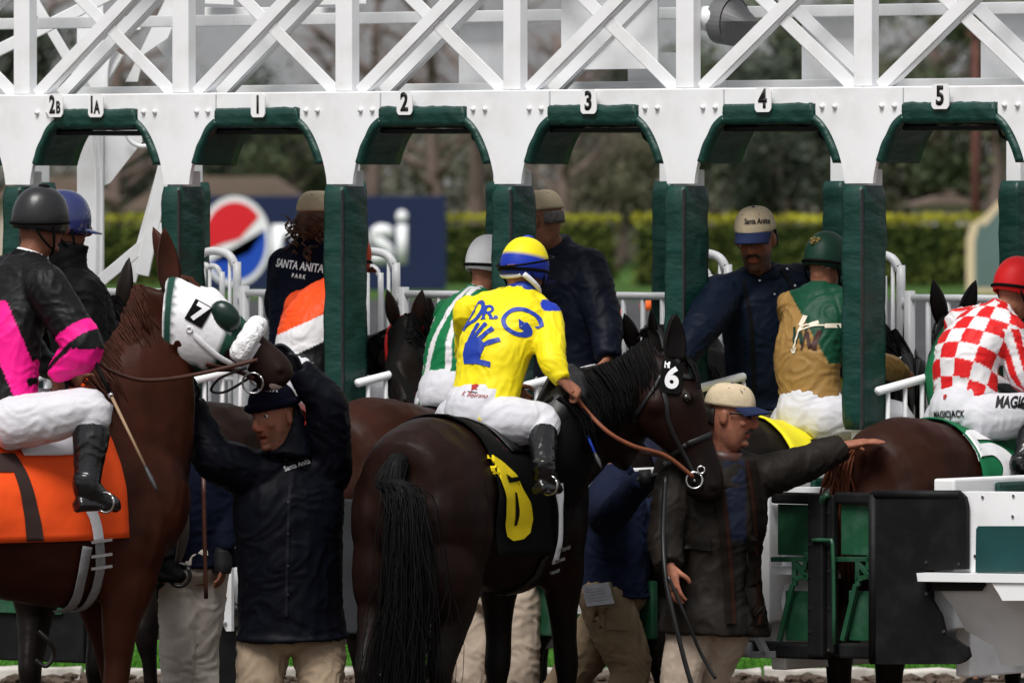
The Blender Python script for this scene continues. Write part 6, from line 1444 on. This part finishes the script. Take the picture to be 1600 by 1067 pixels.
hE = crew('man in long brown coat, beige cap and sunglasses touching the bay horse', j, V((.95, -.28, -.10)), (.30, .115, .07), M_OIL, M_KHAKI2, .05, .17, .035, (.098, .092, .082, .076, .062), {'R': (V((.15, -.25, -1)), V((.6, .6, 0)), 1, .35, 1.08), 'L': (V((.97, .05, .18)), V((.1, .1, -1)), 1, .16, 1.15, .9)}, V((.03, 0, 1)), seed=91, stub=.3, hsc=1.04, col=oil, collar_m=M_LEATHER)
P, B = hE['P'], hE['B']; capE = cap(hE['root'], P, B, M_CAPB, M_BILL); hairshell(hE['root'], P, B, M_DHAIR, -.005, -.05, top=.05); face_bits(hE['root'], P, B, 1.04, None, M_DHAIR, eyes=False)
bm = bmesh.new(); tube(bm, [P(.02, -.085, .02), P(.06, -.078, .024), P(.092, -.058, .022)], .005, 6, 3); tube(bm, [P(.02, .085, .02), P(.06, .078, .024), P(.092, .058, .022)], .005, 6, 3)
gs = mk('sunglasses', bm, M_BLACK, hE['root'], smooth=True)
for s in (-1, 1):
    bm = bmesh.new(); ball(bm, P(.098, s*.034, .018), .010, .030, .020, B @ Matrix.Rotation(-.45*s, 3, 'Z')); mk('lens', bm, M_EYE, gs, smooth=True)
decal_px('stitched_word', pxtext('SA', (1164, 603), 13, .1, .8, .03), (1164, 603, 39.25), V((.6, -.8, 0)), V((0, 0, 1)), bvh_of(capE), M_BILL, capE, .004)
bE = bvh_of(hE['jacket'])
garment(hE, 'cape_collar', M_OIL, lambda bm: loft(bm, [(*(j['neck']+V((.0, 0, .02))), .085, .085, V((.93, .3, 0))), (*(j['neck']+V((.0, 0, -.04))), .15, .12, V((.93, .3, 0))), (*(j['neck']+V((-.01, 0, -.10))), .215, .15, V((.93, .3, 0))), (*(j['neck']+V((-.01, 0, -.12))), .20, .14, V((.93, .3, 0)))], n=22, m=2), .0095, .006, 93, lambda p: V(OIL)*1.25*(1+.4*noise.noise(p*9)))
M_LINING = clothm('brown_lining', (.030, .011, .007), .7, .15)
for a_ in ([(1124, 728), (1130, 770), (1137, 830), (1143, 900), (1147, 975)], [(1170, 722), (1178, 770), (1184, 830), (1188, 900), (1190, 978)]):
    decal_px('coat_edge', stroke(a_, 9), (1150, 830, 39.1), V((1, 0, 0)), V((0, 0, 1)), bE, M_LINING, hE['jacket'], .016)
    decal_px('coat_flap', stroke([(x + (8 if a_[0][0] > 1150 else -8), y) for x, y in a_], 11), (1150, 830, 39.1), V((1, 0, 0)), V((0, 0, 1)), bE, clothm('oilskin_edge', OIL, .65, .15), hE['jacket'], .022)
decal_px('coat_pocket', shp([(1066, 838), (1108, 840), (1108, 862), (1066, 858)]), (1087, 850, 39.1), V((.9, -.1, 0)), V((0, 0, 1)), bE, clothm('oilskin_flap', OIL, .55, .35), hE['jacket'], .012)
cord_ = lambda pts_, w, lab: tag(cord('lead_strap', pts_, w, M_BLEATHER, None), lab, 'strap')
cord_([W(1040, 745, 39.1), W(1036, 830, 39.05), W(1040, 900, 38.98), W(1052, 960, 38.95), W(1072, 1040, 38.95), W(1090, 1100, 38.95)], .011, 'long black lead strap running through the hanging hand')
cord_([W(1044, 900, 38.96), W(1070, 960, 38.96), W(1095, 1020, 39.0), W(1118, 1060, 39.0)], .008, 'thin black strap end crossing the pale trouser leg')
# F: capped man leaning on the partition of stall 4
j = pts(pelvis=(1206, 615, 41.5), chest=(1200, 535, 41.45), neck=(1190, 436, 41.4), head=(1181, 376, 41.32), shR=(1128, 462, 41.30), shL=(1248, 446, 41.55), elR=(1094, 515, 40.92), wrR=(1062, 565, 40.80), elL=(1264, 540, 41.6), wrL=(1245, 600, 41.5), hipL=(1232, 622, 41.53), hipR=(1180, 622, 41.47))
stand(j, foot=.66); hF = crew('capped man with moustache and goatee leaning over stall 4 in navy jacket', j, V((-.22, -.93, -.20)), (.25, .10, .062), M_NAVYB, M_CREAM2, .055, .04, .0, (.105, .10, .088, .08, .06), {'R': (V((-.5, -.4, -.75)), V((.3, -.3, -.8)), -1, .6, 1.0), 'L': (V((-.2, -.3, -.9)), V((-.8, .2, 0)), 1, .6, 1.0)}, V((-.05, -.05, 1)), seed=101, stub=.75, hsc=1.08, belly=.03)
P, B = hF['P'], hF['B']; capF = cap(hF['root'], P, B, M_CAPB, M_BILL, tilt=.012); hairshell(hF['root'], P, B, M_GREYH, -.005, -.05, rx=.112, ry=.09, top=.05); face_bits(hF['root'], P, B, 1.08, M_DHAIR, M_DHAIR)
decal_px('stitched_word', pxtext('Santa Anita', (1179, 346), 12, -.03, .68, .03), (1179, 346, 41.15), V((.97, -.2, 0)), V((0, 0, 1)), bvh_of(capF), M_BLACK, capF, .004)
bF = bvh_of(hF['jacket'])
for a in ([(1160, 440), (1172, 500), (1175, 560), (1178, 612)], [(1222, 420), (1240, 450), (1262, 490)]):
    decal_px('pack_strap', stroke(a, 6), (1190, 500, 41.4), V((1, 0, 0)), V((0, 0, 1)), bF, M_BLACKC, hF['jacket'], .007)
for c_ in ((1186, 438), (1209, 459), (1242, 446), (1230, 420)): decal_px('snap', blob(c_, 1.8, 1.8, 8), (1190, 450, 41.4), V((1, 0, 0)), V((0, 0, 1)), bF, M_STEEL, hF['jacket'], .010)
# G: navy back and beige cap in stall 3
j = pts(pelvis=(890, 590, 42.2), chest=(894, 500, 42.2), neck=(872, 395, 42.2), head=(846, 345, 42.15), shL=(846, 415, 42.35), shR=(918, 420, 42.1), elL=(846, 500, 42.5), wrL=(870, 560, 42.6), elR=(944, 500, 42.0), wrR=(950, 560, 41.9))
j['bodyfwd'] = V((-.3, .95, 0)); stand(j, foot=.66); hG = crew('capped man in navy jacket seen from behind in stall 3', j, V((-.85, .45, -.1)), SK1, clothm('navy_shell_dark', (.006, .009, .024), .55, .3), M_CREAM2, .045, .05, .0, (.10, .098, .088, .078, .06), {'R': (V((-.2, -.2, -.9)), V((-.8, .2, 0)), -1, .5, 1.0)}, seed=111)
P, B = hG['P'], hG['B']; cap(hG['root'], P, B, M_CAPB, M_BILL); hairshell(hG['root'], P, B, M_GREYH, -.005, -.035, top=.05); face_bits(hG['root'], P, B, 1.0, M_DHAIR)
# I: curly haired starter in stall 1
j = pts(pelvis=(480, 560, 43.3), chest=(480, 480, 43.3), neck=(486, 392, 43.3), head=(497, 345, 43.3), shL=(448, 415, 43.4), shR=(530, 415, 43.2), elL=(440, 480, 43.4), wrL=(458, 540, 43.5), elR=(540, 480, 43.1), wrR=(530, 540, 43.1))
j['bodyfwd'] = V((.3, .95, 0)); stand(j, foot=.66); hI = crew('curly haired starter in navy jacket and cap beside the blue banner', j, V((.75, .6, 0)), SK1, M_NAVY2, M_CREAM2, .045, .05, .0, (.092, .09, .082, .075, .06), {'R': (V((.1, -.2, -.9)), V((-.8, .2, 0)), -1, .5, 1.0)}, seed=121)
P, B = hI['P'], hI['B']; cap(hI['root'], P, B, M_CAPB, M_BILL)
bm = bmesh.new(); rn = random.Random(4)
for i in range(150):
    c = P(rn.uniform(-.13, -.02), rn.uniform(-.09, .09), rn.uniform(-.22, .03)); q = [c + V((math.cos(t_*1.6+i), math.sin(t_*1.6+i), 0))*.012 + V((0, 0, -.012*t_)) for t_ in range(6)]; tube(bm, q, .0045, 5)
tag(mk('curls', bm, M_CURL, hI['root'], smooth=True), kind='stuff'); hairshell(hI['root'], P, B, M_CURL, -.02, -.12, rx=.115, ry=.095, top=.05)
bI = bvh_of(hI['jacket'])
decal_px('printed_word', pxtext('SANTA ANITA', (460, 416), 18, .12, .72, .02), (445, 420, 43.1), V((1, -.2, 0)), V((0, 0, 1)), bI, M_INKW, hI['jacket'], .005); decal_px('printed_word', pxtext('P A R K', (462, 432), 9, .12, .8, .02), (445, 430, 43.1), V((1, -.2, 0)), V((0, 0, 1)), bI, M_INKW, hI['jacket'], .005)
# far steward in a bright vest
j = pts(pelvis=(1556, 690, 47), chest=(1556, 640, 47), neck=(1556, 592, 47), head=(1556, 560, 47), shL=(1580, 605, 47), shR=(1532, 605, 47), elL=(1590, 650, 47), wrL=(1586, 700, 46.9), elR=(1522, 650, 47), wrR=(1526, 700, 46.9))
hv = crew('steward in bright lime vest standing beyond the gate at right', j, V((.2, -.9, 0)), SK1, mat('lime_vest', (.55, .80, .02), .7, .2), M_CREAM2, .03, .03, seed=131); hairshell(hv['root'], hv['P'], hv['B'], M_DHAIR); face_bits(hv['root'], hv['P'], hv['B'], 1.0, M_DHAIR)
# small course markers glimpsed through the bars
def marker(px, y0, D, col, w, label, top=None):
    e = empty('marker_post', V((W(px, 0, D).x, D, 0)), label, 'marker'); z1 = W(px, y0, D).z; x = W(px, 0, D).x
    bm = bmesh.new(); tube(bm, [(x, D, 0), (x, D, z1-.3)], .02, 8); mk('stake', bm, M_WHITE2, e, smooth=True)
    bm = bmesh.new(); loft(bm, [(x, D, z1-w[1], w[0], w[0]), (x, D, z1-.02, w[0], w[0]), (x, D, z1, w[0]*.7, w[0]*.7)], n=14, m=1); mk('sleeve', bm, mat('marker_colour', col, .6, .3), e, smooth=True)
marker(675, 545, 47.5, (.85, .04, .22), (.035, .35), 'bright pink marker post behind the bars of stall 2'); marker(962, 484, 52, (.85, .10, .02), (.05, .10), 'small orange marker post behind the bars of stall 3'); marker(1010, 470, 55, (.85, .12, .02), (.04, .06), 'tiny orange topped stake beside the fourth post')
